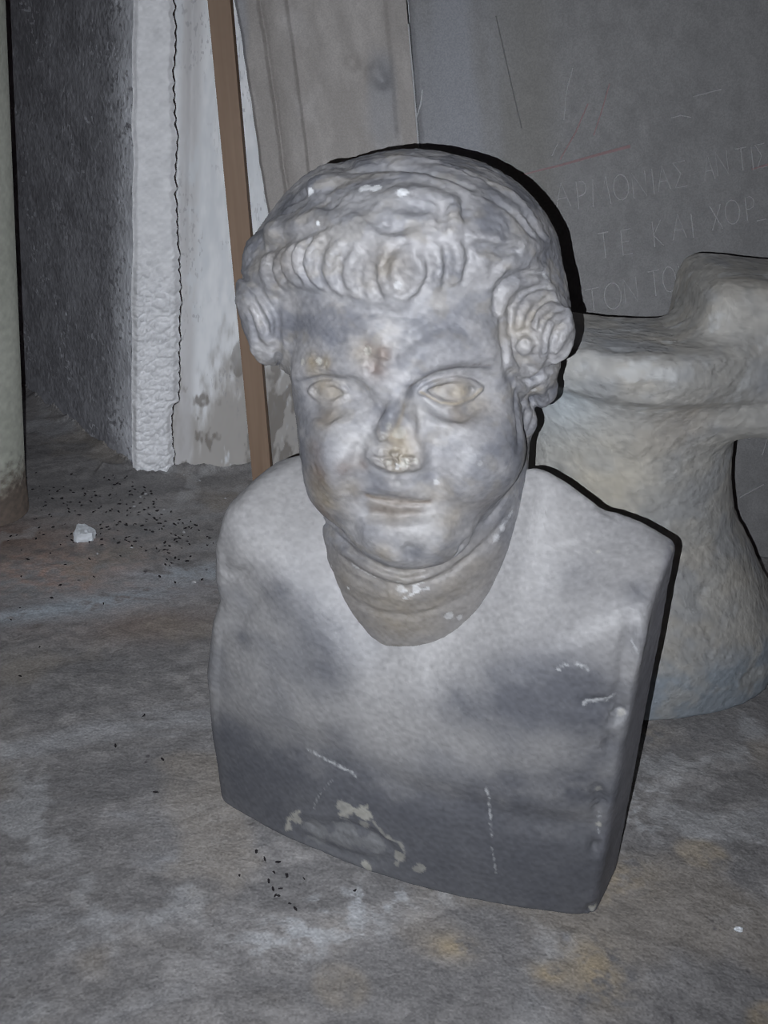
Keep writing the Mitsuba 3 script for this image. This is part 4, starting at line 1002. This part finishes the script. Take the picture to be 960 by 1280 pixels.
core = [WA - WN * 0.014, WA + WD * 1.9 - WN * 0.014, WA + WD * 1.9 - WN * 0.2, WA + 0.2 * LD - WN * 0.2 + WD * 0.2]
m = prism([tuple(p[:2]) for p in core], -0.05, 2.3)
scene['wall_back'] = mikit.ply(m, 'mortar')
tag('wall_back', 'whitewashed old wall behind the slabs, bare and stained at its foot', kind='structure')


def crack_at(z):                                                   # metres from the corner, where the plaster strip ends
    q = np.stack([0 * z, 0 * z, z * 16], -1)
    w = np.interp(z, [0, 0.05, 0.095, 0.10, 0.2, 0.3, 0.42, 0.6, 2.3], [0.056, 0.055, 0.053, 0.060, 0.062, 0.058, 0.052, 0.046, 0.040])
    return w + 0.007 * (meshkit.fbm(q, 3, 5) - 0.5) + 0.004 * (meshkit.noise(q * 9, 6) - 0.5)


def coat_map(s, t):
    z = 2.3 * t
    a = crack_at(z) + 0.0022
    u = a + (1.7 - a) * s ** 2.0
    d = 0.0012 * (meshkit.fbm(np.stack([u * 60, z * 12, 0 * z], 1), 3, 2) - 0.5) - 0.0035 * np.exp(-((u - 0.069 - 0.012 * (0.6 - z)) / 0.004) ** 2) * ramp(z, 0.2, 0.34)
    return WA + WD * u[:, None] + WN * d[:, None] + np.array([0, 0, 1]) * z[:, None]


v, f, uv = shell(coat_map, 150, 420, 0.016, -WN, wall_uv)
put('wall_back__whitewash_coat', v, f, 'whitewash', smooth=True, uv=uv)
tag('wall_back__whitewash_coat', 'whitewashed face with brown bare patches near the floor')


def strip_map(s, t):
    z = 2.3 * t
    a = 0.004 * (meshkit.fbm(np.stack([0 * z, 0 * z + 4, z * 22], 1), 3, 9) - 0.5)
    u = a + (crack_at(z) - a) * s
    q = np.stack([u * 150, 0 * u, z * 150], 1)
    foam = ramp(z, 0.34, 0.24)
    cell = np.abs(meshkit.noise(q, 4) - 0.5) + 0.6 * np.abs(meshkit.noise(q * 1.9, 5) - 0.5)
    d = 0.0035 + foam * (0.0065 * cell * 2 + 0.004 * meshkit.fbm(q / 9, 2, 7)) + (1 - foam) * 0.0022 * meshkit.fbm(q / 3, 3, 1)
    d = d * np.clip(np.minimum(s, 1 - s) * 9, 0.15, 1)
    return WA + WD * u[:, None] + WN * d[:, None] + np.array([0, 0, 1]) * z[:, None]


v, f, uv = shell(strip_map, 36, 1400, 0.016, -WN, wall_uv)
g = meshkit.fbm(v * 70, 3, 3)[:, None]
h = meshkit.fbm(v * 260, 2, 6)[:, None]
c = np.array([0.64, 0.65, 0.67]) + (np.array([0.92, 0.93, 0.95]) - np.array([0.64, 0.65, 0.67])) * np.clip(g * 0.9 + h * 0.9 - 0.35, 0, 1)
put('wall_back__plaster_strip', v, f, 'bubbly_plaster', smooth=True, color=c)
tag('wall_back__plaster_strip', 'bubbly white plaster strip up the wall corner, cracked along its edge')


def left_map(s, t):
    z, u = 2.3 * t, 1.5 * s ** 1.5
    q = np.stack([u * 40, 0 * u, z * 40], 1)
    d = 0.006 * (meshkit.fbm(q, 4, 2) - 0.5) - 0.004 * np.exp(-u / 0.02)
    return WA + LD * u[:, None] + LN * d[:, None] + np.array([0, 0, 1]) * (z[:, None] - 0.01)


v, f, uv = shell(left_map, 150, 300, 0.05, -LN, lambda v: np.stack([(v - WA) @ LD, v[:, 2]], 1))
put('wall_left', v, f[:, ::-1], 'dark_render', smooth=True, uv=uv)
tag('wall_left', 'dark rendered wall receding from the plastered corner', kind='structure')

# ------------------------------------------------------------------ slabs leaning against the back wall
LEAN = math.radians(1.5)
SO = np.array([0, 1.33, 0.0])
SU, SW = np.array([1.0, 0, 0]), np.array([0, math.sin(LEAN), math.cos(LEAN)])
SN = np.array([0, -math.cos(LEAN), math.sin(LEAN)])


def on_slab(u, w, out=0.0):
    u, w = np.asarray(u, float), np.asarray(w, float)
    return SO + u[..., None] * SU + w[..., None] * SW + np.asarray(out)[..., None] * SN


def slab_uv(v):
    return np.stack([(v - SO) @ SU, (v - SO) @ SW], 1)


def moulded_map(s, t):
    w = 1.05 * t
    q = np.stack([0 * w, 0 * w + 2, w * 30], 1)
    l = -0.0935 - 0.22 * w + 0.0035 * (meshkit.fbm(q, 3, 2) - 0.5)
    r = 0.0855 - 0.194 * w
    k = s
    u = l + (r - l) * k
    d = -0.006 * np.exp(-((k - 0.15) / 0.012) ** 2) - 0.003 * ramp(k, 0.15, 0.17) + 0.002 * np.sin(np.clip((k - 0.17) / 0.13, 0, 1) * np.pi)
    d -= 0.0045 * ramp(k, 0.295, 0.312)
    d += 0.003 * ramp(k, 0.86, 0.9)
    d += 0.0016 * (meshkit.fbm(np.stack([u * 60, w * 25, 0 * w], 1), 4, 3) - 0.5)
    for cu, cw, r0, a in ((-0.0896, 0.5536, 0.008, -0.006), (-0.062, 0.545, 0.011, -0.008), (-0.053, 0.536, 0.007, -0.009), (-0.076, 0.551, 0.006, 0.003)):
        d += a * np.exp(-(((u - cu) / r0) ** 2 + ((w - cw) / r0) ** 2))
    d -= 0.006 * ramp(k, 0.02, 0.0)
    return on_slab(u, w, d)


v, f, uv = shell(moulded_map, 150, 480, 0.035, -SN, slab_uv)
put('moulded_slab', v, f, 'grey_slab', smooth=True, uv=uv)
tag('moulded_slab', 'tall grey stone slab with moulded left border, leaning behind the bust', 'stone slab')


def inscribed_map(s, t):
    w = 1.05 * t
    l, r = 0.088 - 0.194 * w, 0.64 - 0.2 * w
    u = l + (r - l) * s
    d = 0.001 * (meshkit.fbm(np.stack([u * 50, w * 30, 0 * w], 1), 4, 5) - 0.5) - 0.004 * ramp(s, 0.008, 0.0) - 0.002
    return on_slab(u, w, d)


v, f, uv = shell(inscribed_map, 140, 240, 0.035, -SN, slab_uv)
put('inscribed_slab', v, f, 'inscribed_stone', smooth=True, uv=uv)
tag('inscribed_slab', 'dark grey slab with cut Greek letters, leaning behind the stone drum', 'stone slab')

GLYPH = {'A': [[(0, 0), (.5, 1), (1, 0)], [(.2, .38), (.8, .38)]], 'P': [[(.1, 0), (.1, 1), (.6, 1), (.9, .88), (.95, .72), (.8, .55), (.5, .48), (.1, .48)]],
         'M': [[(0, 0), (.15, 1), (.5, .25), (.85, 1), (1, 0)]], 'O': [[(.5 + .5 * math.sin(a), .5 + .5 * math.cos(a)) for a in np.linspace(0, 2 * math.pi, 19)]],
         'N': [[(.05, 0), (.05, 1), (.95, 0), (.95, 1)]], 'I': [[(.5, 0), (.5, 1)]], 'S': [[(1, 1), (.05, 1), (.6, .52), (.05, 0), (1, 0)]],
         'T': [[(0, 1), (1, 1)], [(.5, 1), (.5, 0)]], 'E': [[(1, 1), (.1, 1), (.1, 0), (1, 0)], [(.1, .52), (.75, .52)]], 'K': [[(.1, 0), (.1, 1)], [(.95, 1), (.1, .45), (1, 0)]],
         'X': [[(0, 0), (1, 1)], [(0, 1), (1, 0)]], '-': [[(0, .1), (1, .1)]], 'Y': [[(0, 1), (.5, .5), (1, 1)], [(.5, .5), (.5, 0)]]}


def stroke_mesh(lines, width, lift=0.00035):
    out = []
    for l in lines:
        l = np.asarray(l, float)
        out.append(ribbon(on_slab(l[:, 0], l[:, 1], np.full(len(l), -0.0018)), width, SN, lift + 0.0004))
    return trimesh.util.concatenate(out)


for k, (g, u, w, au, aw, bu, bw) in enumerate(LETTERS):
    lines = []
    for l in GLYPH[g]:
        lines.append([(u + x * au + y * bu, w + x * aw + y * bw) for x, y in l])
    key = 'inscribed_slab__letter' + ('' if k == 0 else f'_{k:03d}')
    scene[key] = mikit.ply(stroke_mesh(lines, 0.0011), 'cut_letter')


def add_strokes(key, lines, width, mat, label):
    scene[key] = mikit.ply(stroke_mesh(lines, width), mat)
    tag(key, label)


add_strokes('inscribed_slab__crayon_line', [[(0.118, 0.4505), (0.1412, 0.459), (0.162, 0.4661), (0.206, 0.483), (0.2392, 0.4952)]], np.array([.0012, .0018, .0024, .003, .0036]), 'red_crayon', 'faint red crayon line')
add_strokes('inscribed_slab__crayon_line_001', [[(0.161, 0.4723), (0.1744, 0.5046), (0.1831, 0.5359)]], 0.0014, 'red_crayon', 'faint red crayon line')
add_strokes('inscribed_slab__crayon_line_002', [[(0.1952, 0.5023), (0.1999, 0.5289), (0.2038, 0.5593)]], 0.0012, 'red_crayon', 'faint red crayon line')
add_strokes('inscribed_slab__crayon_line_003', [[(0.3832, 0.4839), (0.4003, 0.4909)]], 0.002, 'red_crayon', 'faint red crayon line')
add_strokes('inscribed_slab__scratch', [[(0.1597, 0.5719), (0.1566, 0.5462), (0.1587, 0.5162)]], 0.0012, 'cut_letter', 'pale scratch')
add_strokes('inscribed_slab__scratch_001', [[(0.1511, 0.4757), (0.1555, 0.4895)], [(0.28, 0.53), (0.29, 0.534), (0.302, 0.533)], [(0.30, 0.555), (0.33, 0.566)]], 0.0011, 'cut_letter', 'pale scratches')
add_strokes('inscribed_slab__scratch_002', [[(0.0663, 0.6168), (0.0916, 0.5526), (0.1116, 0.5028)]], 0.0013, 'dark_scratch', 'long dark scratch')
add_strokes('inscribed_slab__scratch_003', [[(-0.0106, 0.4994), (-0.007, 0.5172), (-0.0068, 0.5327)]], 0.0014, 'white_scratch', 'white scratch')
add_strokes('inscribed_slab__scratch_004', [[(0.4588, 0.0803), (0.4853, 0.1013)], [(0.452, 0.16), (0.47, 0.17)], [(0.474, 0.14), (0.477, 0.18)]], 0.0012, 'cut_letter', 'pale scratches')
add_strokes('inscribed_slab__pale_edge', [[(-0.030, 0.5993), (-0.0185, 0.5417), (-0.0035, 0.4647)], [(-0.0185, 0.5417), (-0.0205, 0.552)]], 0.0016, 'white_scratch', 'pale chipped edge')

# ------------------------------------------------------------------ brown batten leaning on the wall
b0, b1 = np.array([-0.172, 1.412, -0.002]), np.array([-0.2535, 1.408, 0.6045])
axis = (b1 - b0) / np.linalg.norm(b1 - b0)
m = trimesh.creation.box((0.0265, 0.018, 1.15))
m = m.subdivide_to_size(0.2)
m.apply_translation([0, 0, 0.575])
ax_x = np.cross([0, 1, 0], axis); ax_x /= np.linalg.norm(ax_x)
m.apply_transform(frame(b0, ax_x, np.cross(axis, ax_x), axis))
v, f = np.array(m.vertices), np.array(m.faces)
uvw = np.stack([(v - b0) @ ax_x + 0.7 * v[:, 1], (v - b0) @ axis], 1)
v, f, uvw = v[f].reshape(-1, 3), np.arange(3 * len(f)).reshape(-1, 3), uvw[f].reshape(-1, 2)
put('wooden_batten', v, f, 'brown_wood', uv=uvw)
tag('wooden_batten', 'narrow brown wooden batten leaning against the whitewashed wall', 'batten')

# ------------------------------------------------------------------ round post at the left, rusty post at the right
m = trimesh.creation.revolve(np.array([[0, 0], [.066, 0], [.0655, .012], [.064, .03], [.063, .06], [.0625, .5], [.062, 1.3], [.06, 2.2], [0, 2.2]]), sections=64)
m.apply_transform(frame((-0.511, 1.235, -0.003), (1, 0, 0), (0, 1, 0), (0.0, 0, 1)))
scene['stone_post'] = mikit.ply(m, 'post_stone', smooth=40)
tag('stone_post', 'greenish grey round stone post with a rusty dirty foot, at the left edge', 'post')
m = trimesh.creation.revolve(np.array([[0, 0], [.03, 0], [.027, .02], [.026, .9], [.02, .92], [0, .92]]), sections=40)
m.apply_transform(frame((0.538, 1.30, -0.003), (1, 0, 0), (0, 1, 0), (0.10, -0.01, 1)))
v = np.array(m.vertices)
scene['rusty_post'] = mikit.ply(m, 'rust_brown', smooth=40)
tag('rusty_post', 'dark reddish post leaning at the right edge, behind the stone drum', 'post')

# ------------------------------------------------------------------ the stone drum
def drum_mass():
    c = Clay((-215, -215, -12), (275, 215, 470), 4.0)
    sl, x, y, z = c.axes()
    cx, cy = -0.155 * np.clip(z, 0, 480) + 6, -0.02 * z
    wob = 1 + 0.018 * np.sin(3 * np.arctan2(y - cy, x - cx) + 0.5) + 0.01 * np.sin(7 * np.arctan2(y - cy, x - cx))
    r = np.sqrt((x - cx) ** 2 + (y - cy) ** 2) / wob
    prof = np.interp(z, [-20, 0, 30, 56, 64, 90, 118, 142, 160, 200, 250, 290, 302, 312, 330, 352, 360, 480], [180, 184, 187, 184, 181, 166, 152, 140, 129, 122, 121, 126, 131, 146, 153, 150, 146, 140]).astype(np.float32)
    e = (r - prof) * 0.85

    def both(a, b, k):
        t = np.clip(0.5 - 0.5 * (a - b) / k, 0, 1)
        return a + (b - a) * t + k * t * (1 - t)

    top = 356 + 5 * np.sin(x / 60) - 0.02 * y
    e = both(e, z - top, 12)
    broken = both(300 - z, (6 + 6 * np.sin(x / 25)) - y, 3)          # the back of the rim is broken away
    e = both(e, -broken, 6)
    c.d = both(e, -z + 0 * x, 3).astype(np.float32)
    # the horn that stands up at the right end of the rim
    hx, hy, hz = np.abs(x - 98) - 62, np.abs(y + 18) - 62, np.abs(z - 342) - 50
    horn = np.sqrt(np.maximum(hx, 0) ** 2 + np.maximum(hy, 0) ** 2 + np.maximum(hz, 0) ** 2) + np.minimum(np.maximum(np.maximum(hx, hy), hz), 0) - 24
    c.join(sl, horn.astype(np.float32), 26)
    return c


DRUM = frame((0.262, 1.098, 0.0), (1, 0, 0), (0, 1, 0), (0, 0, 1))
c = drum_mass()
v, f = c.mesh()
n = vertex_normals(v, f)
v = v + n * (1.8 * (meshkit.fbm(v / 30, 3, 3) - 0.5) + 1.6 * (meshkit.fbm(v / 11, 3, 8) - 0.5) - 3.5 * np.clip(meshkit.fbm(v / 34, 3, 21) - 0.62, 0, 1) * 6)[:, None]
n = vertex_normals(v, f)
a, b, d_ = meshkit.fbm(v / 55, 4, 4)[:, None], meshkit.fbm(v / 14, 4, 5)[:, None], meshkit.fbm(v / 5, 2, 6)[:, None]


def blend(c, to, t):
    return c + (np.array(to) - c) * np.clip(t, 0, 1)


col = np.full((len(v), 3), 0.0) + np.array([0.30, 0.295, 0.28])
col = blend(col, (0.365, 0.355, 0.33), ramp(a * 0.5 + b * 0.5, 0.42, 0.62))
col = blend(col, (0.285, 0.292, 0.298), ramp(meshkit.fbm(v / 40, 3, 14)[:, None], 0.5, 0.66) * 0.7)
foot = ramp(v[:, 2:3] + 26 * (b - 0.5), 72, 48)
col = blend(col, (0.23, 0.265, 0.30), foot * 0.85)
col = blend(col, (0.37, 0.345, 0.30), ramp(meshkit.fbm(v / 30, 4, 17)[:, None], 0.55, 0.68) * 0.4)
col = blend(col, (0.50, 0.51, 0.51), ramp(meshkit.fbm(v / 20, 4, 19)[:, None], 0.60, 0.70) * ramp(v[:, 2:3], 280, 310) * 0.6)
for x, y, z, r, to, t in ((-105, -105, 306, 34, (0.46, 0.52, 0.56), 0.9), (-75, -120, 330, 26, (0.27, 0.285, 0.31), 0.8), (-110, -80, 270, 45, (0.40, 0.44, 0.46), 0.6),
                          (-60, -120, 220, 50, (0.40, 0.37, 0.30), 0.6), (20, -120, 60, 34, (0.46, 0.47, 0.46), 0.6), (75, -110, 330, 14, (0.22, 0.23, 0.25), 0.7), (0, -118, 290, 30, (0.34, 0.30, 0.25), 0.5)):
    q = np.exp(-(((v - (x, y, z)) ** 2).sum(1) / r ** 2))[:, None]
    col = blend(col, to, q * t * (0.4 + 1.2 * b))
col = col * (0.72 + 0.42 * d_)
w, n = v @ DRUM[:3, :3].T / 1000 + DRUM[:3, 3], vertex_normals(v, f)
mid = v[f].mean(1)
is_rim, is_foot = (mid[:, 2] > 300) & (np.hypot(mid[:, 0] + 0.155 * mid[:, 2] - 6, mid[:, 1] + 6) > 124) | (mid[:, 2] > 318), mid[:, 2] < 60
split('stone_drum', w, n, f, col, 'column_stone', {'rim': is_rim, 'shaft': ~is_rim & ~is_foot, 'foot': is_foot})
tag('stone_drum__rim', 'thick rounded rim with a raised horn at its end')
tag('stone_drum__foot', 'bluish round foot')
tag('stone_drum', 'worn waisted stone drum with a thick rim and a raised horn, behind the bust', 'stone drum')

# ------------------------------------------------------------------ the marble bust
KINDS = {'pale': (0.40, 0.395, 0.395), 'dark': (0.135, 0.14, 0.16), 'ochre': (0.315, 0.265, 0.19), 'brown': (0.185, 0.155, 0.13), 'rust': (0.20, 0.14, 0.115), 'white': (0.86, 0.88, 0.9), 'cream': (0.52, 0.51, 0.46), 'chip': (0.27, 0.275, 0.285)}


def paint(v, base, stains, marks):  # stains include painted hair glints, marks the painted brow and mouth shade
    b, g, k = meshkit.fbm(v / 11, 4, 31), meshkit.fbm(v / 2.6, 2, 33), meshkit.fbm(v / 7, 5, 37)
    c = base
    for kind, r, a, x, y, z in stains:
        near = np.abs(v - (x, y, z)).max(1) < 2.2 * r
        p = v[near]
        d2 = ((p - (x, y, z)) ** 2).sum(1) / r ** 2
        if kind in ('white', 'cream', 'chip'):
            t = a * ramp(d2 + 2.6 * (k[near] - 0.5) + 0.8 * (g[near] - 0.5), 1.0, 0.6)
        else:
            t = a * np.exp(-d2 * 1.1) * np.clip(0.25 + 1.5 * b[near], 0.3, 1.5)
        c[near] = blend(c[near], KINDS[kind], t[:, None])
    for kind, w, a, pts in marks:
        pts = np.asarray(pts)
        near = ((v > pts.min(0) - 8) & (v < pts.max(0) + 8)).all(1)
        p = v[near]
        best = np.full(len(p), 1e9)
        for q0, q1 in zip(pts[:-1], pts[1:]):
            ab = q1 - q0
            t = np.clip((p - q0) @ ab / max(ab @ ab, 1e-9), 0, 1)
            best = np.minimum(best, ((p - q0 - t[:, None] * ab) ** 2).sum(1))
        t = a * np.exp(-best / w ** 2) * np.clip(0.5 + b[near], 0, 1.2) if kind in ('dark', 'brown', 'ochre') else a * ramp(np.sqrt(best) + 3.0 * w * (g[near] - 0.5), w * 1.3, w * 0.4) * (1 if kind != 'white' else 0.25 + 0.75 * ramp(meshkit.noise(p / 2.2, 77), 0.35, 0.6))
        c[near] = blend(c[near], KINDS[kind], t[:, None])
    return c * (0.43 + 0.27 * g)[:, None]


def chip(v, n, breaks):
    """Breaks the surface into small rough facets round the listed places."""
    for r, a, x, y, z in breaks:
        near = np.abs(v - (x, y, z)).max(1) < 2.2 * r
        p = v[near]
        t = np.exp(-((p - (x, y, z)) ** 2).sum(1) / r ** 2)
        rag = np.abs(meshkit.noise(p / 4.2, 71) - 0.5) * 1.4 + meshkit.noise(p / 2.1, 72) * 0.5 - 0.75
        v[near] = p + n[near] * (a * t * rag)[:, None]
    return v


def to_world(m, v):
    return v @ m[:3, :3].T / 1000 + m[:3, 3]


clay = torso_mass(1.5)
model(clay, TORSO_STROKES)
v, f = clay.mesh()
n = vertex_normals(v, f)
v = v + n * (1.6 * (meshkit.fbm(v / 30, 4, 41) - 0.5) + 0.7 * (meshkit.fbm(v / 5, 3, 42) - 0.5))[:, None]
v = chip(v, n, TORSO_BREAKS)
v[:, 2] = np.maximum(v[:, 2], -1.0)
b, a = meshkit.fbm(v / 24, 4, 44)[:, None], meshkit.fbm(v / 60, 3, 45)[:, None]
base = np.zeros_like(v) + np.array([0.27, 0.272, 0.285])
base = blend(base, (0.345, 0.342, 0.345), ramp(b * 0.5 + a * 0.5, 0.42, 0.62))
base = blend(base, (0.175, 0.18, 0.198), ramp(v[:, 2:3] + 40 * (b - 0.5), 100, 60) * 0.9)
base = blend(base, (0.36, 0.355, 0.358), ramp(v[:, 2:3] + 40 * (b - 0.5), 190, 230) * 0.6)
base = blend(base, (0.21, 0.21, 0.24), ramp(v[:, 0:1], 146, 154) * 0.7)  # right side face darkened: its oblique light is put into the colour
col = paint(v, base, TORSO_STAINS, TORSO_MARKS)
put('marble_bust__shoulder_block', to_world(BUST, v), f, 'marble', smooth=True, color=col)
tag('marble_bust__shoulder_block', 'dusty shoulder block with a dark lower half and a flake broken off its foot')
tag('marble_bust', 'grey marble bust of a curly haired man with a broken nose, standing on the floor', 'bust')

clay = head_mass(1.2)
model(clay, HEAD_STROKES)
v, f = clay.mesh()
n = vertex_normals(v, f)
az = np.degrees(np.arctan2(v[:, 0], 20 - v[:, 1]))
HAIR_AZ = [-180, -110, -80, -70, -61, -54, -50, -40, -29, -14, -3, 5, 12, 19, 29, 34, 36.5, 40, 42, 46, 49, 52, 60, 80, 110, 180]
HAIR_Z = [-70, -55, -30, 0, 18, 42, 60, 63, 60, 56, 54, 55, 57, 61, 62, 60, 52, 38, 19, 3, -9, -30, -45, -60, -70, -80]
hair_line = np.interp(az, HAIR_AZ, HAIR_Z)
hair = v[:, 2] > hair_line
rough = np.where(hair, 1.0, 0.45)
v = v + n * (rough * (2.3 * (meshkit.fbm(v / 9, 4, 51) - 0.5) + 1.0 * (meshkit.fbm(v / 3, 2, 52) - 0.5)) + 1.0 * (meshkit.fbm(v / 22, 3, 53) - 0.5))[:, None]
v = chip(v, n, HEAD_BREAKS)
n = vertex_normals(v, f)
b, a = meshkit.fbm(v / 17, 4, 54)[:, None], meshkit.fbm(v / 45, 3, 55)[:, None]
base = np.zeros_like(v) + np.array([0.262, 0.265, 0.285])
base = blend(base, (0.375, 0.37, 0.378), ramp(b * 0.55 + a * 0.45, 0.42, 0.60))
base = blend(base, (0.18, 0.187, 0.215), ramp(meshkit.fbm(v / 20, 4, 57)[:, None], 0.54, 0.68) * 0.75)
base = blend(base, (0.33, 0.305, 0.265), ramp(meshkit.fbm(v / 16, 4, 58)[:, None], 0.54, 0.68) * 0.45)
base = blend(base, (0.245, 0.235, 0.23), ramp(v[:, 2:3] + 18 * (b - 0.5), -112, -128) * 0.75)
col = paint(v, base, HEAD_STAINS_AND_GLINTS, HEAD_MARKS)
w = to_world(HEAD, v)
wn = n @ HEAD[:3, :3].T
is_hair = hair[f].all(1)
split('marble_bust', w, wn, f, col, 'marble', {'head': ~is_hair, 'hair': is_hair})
tag('marble_bust__head', 'weathered face and neck with a broken nose')
tag('marble_bust__hair', 'carved curls of hair')

# ------------------------------------------------------------------ bits on the floor
def piece(key, x, y, size, seed, mat, flat=0.6, sub=1, turn=0.0):
    v, f = lump(size, seed, flat, sub)
    c, s = math.cos(turn), math.sin(turn)
    v = v @ np.array([[c, s, 0], [-s, c, 0], [0, 0, 1]])
    v[:, 2] -= v[:, 2].min()
    put(key, v + (x, y, -0.0045), f, mat)


poly = np.array([(-.013, .014), (-.003, .016), (.006, .010), (.013, .004), (.012, -.006), (.004, -.010), (-.004, -.015), (-.009, -.012), (-.010, 0.0)])
m = prism([tuple(p) for p in poly], 0, 0.011)
m = m.subdivide_to_size(0.003)
v, f = np.array(m.vertices), np.array(m.faces)
v = v + 0.0022 * (np.stack([meshkit.noise(v * 300, k) for k in (1, 2, 3)], 1) - 0.5) * np.array([1, 1, 1.6])
put('plaster_fragment', v + (-0.358, 1.186, -0.004), f, 'white_chip', smooth=30)
tag('plaster_fragment', 'jagged white plaster fragment on the floor in front of the dark wall', 'plaster fragment')
piece('white_pebble', 0.3012, 0.646, 0.0032, 5, 'white_chip', 0.7)
tag('white_pebble', 'bright white pebble on the floor right of the bust', 'pebble')
for k, (x, y, s) in enumerate(CHIPS):
    key = 'plaster_chip' + ('' if k == 0 else f'_{k:03d}')
    piece(key, x, y, s, 60 + k, 'pale_chip', 0.6, 1, k * 1.3)
    tag(key, 'small pale plaster chip on the dark floor below the whitewashed wall', 'plaster chip', 'plaster chips strewn on the floor')

vs, fs, at = [], [], 0
r = np.random.default_rng(21)
for k in range(620):
    x, y = r.normal(-0.30, 0.13), r.normal(1.28, 0.10)
    if k > 560:
        x, y = r.uniform(-0.45, 0.45), r.uniform(0.62, 1.1)
    if k > 600:
        x, y = r.normal(-0.055, 0.02), r.normal(0.66, 0.02)
    p = np.array([x, y, 0.0])
    if (p - WA) @ WN < 0.012 or (p - WA) @ LN < 0.012 or np.hypot(x + 0.511, y - 1.235) < 0.08:
        continue
    q = p - BUST[:3, 3]
    if abs(q @ BUST[:3, 0]) < 0.19 and -0.04 < q @ BUST[:3, 1] < 0.12 or np.hypot(x - 0.262, y - 1.098) < 0.2:
        continue
    v, f = lump(r.uniform(0.0009, 0.0019), 400 + k, 0.7, 0)
    v = v * np.array([1.5, 0.8, 0.8])
    t = r.uniform(0, 6.28)
    v = v @ np.array([[math.cos(t), math.sin(t), 0], [-math.sin(t), math.cos(t), 0], [0, 0, 1]])
    vs.append(v + p + (0, 0, -0.0025)); fs.append(f + at); at += len(v)
put('dark_crumbs', np.vstack(vs), np.vstack(fs), 'dark_crumb')
tag('dark_crumbs', 'tiny dark crumbs strewn over the floor below the whitewashed wall', 'crumbs', kind='stuff')
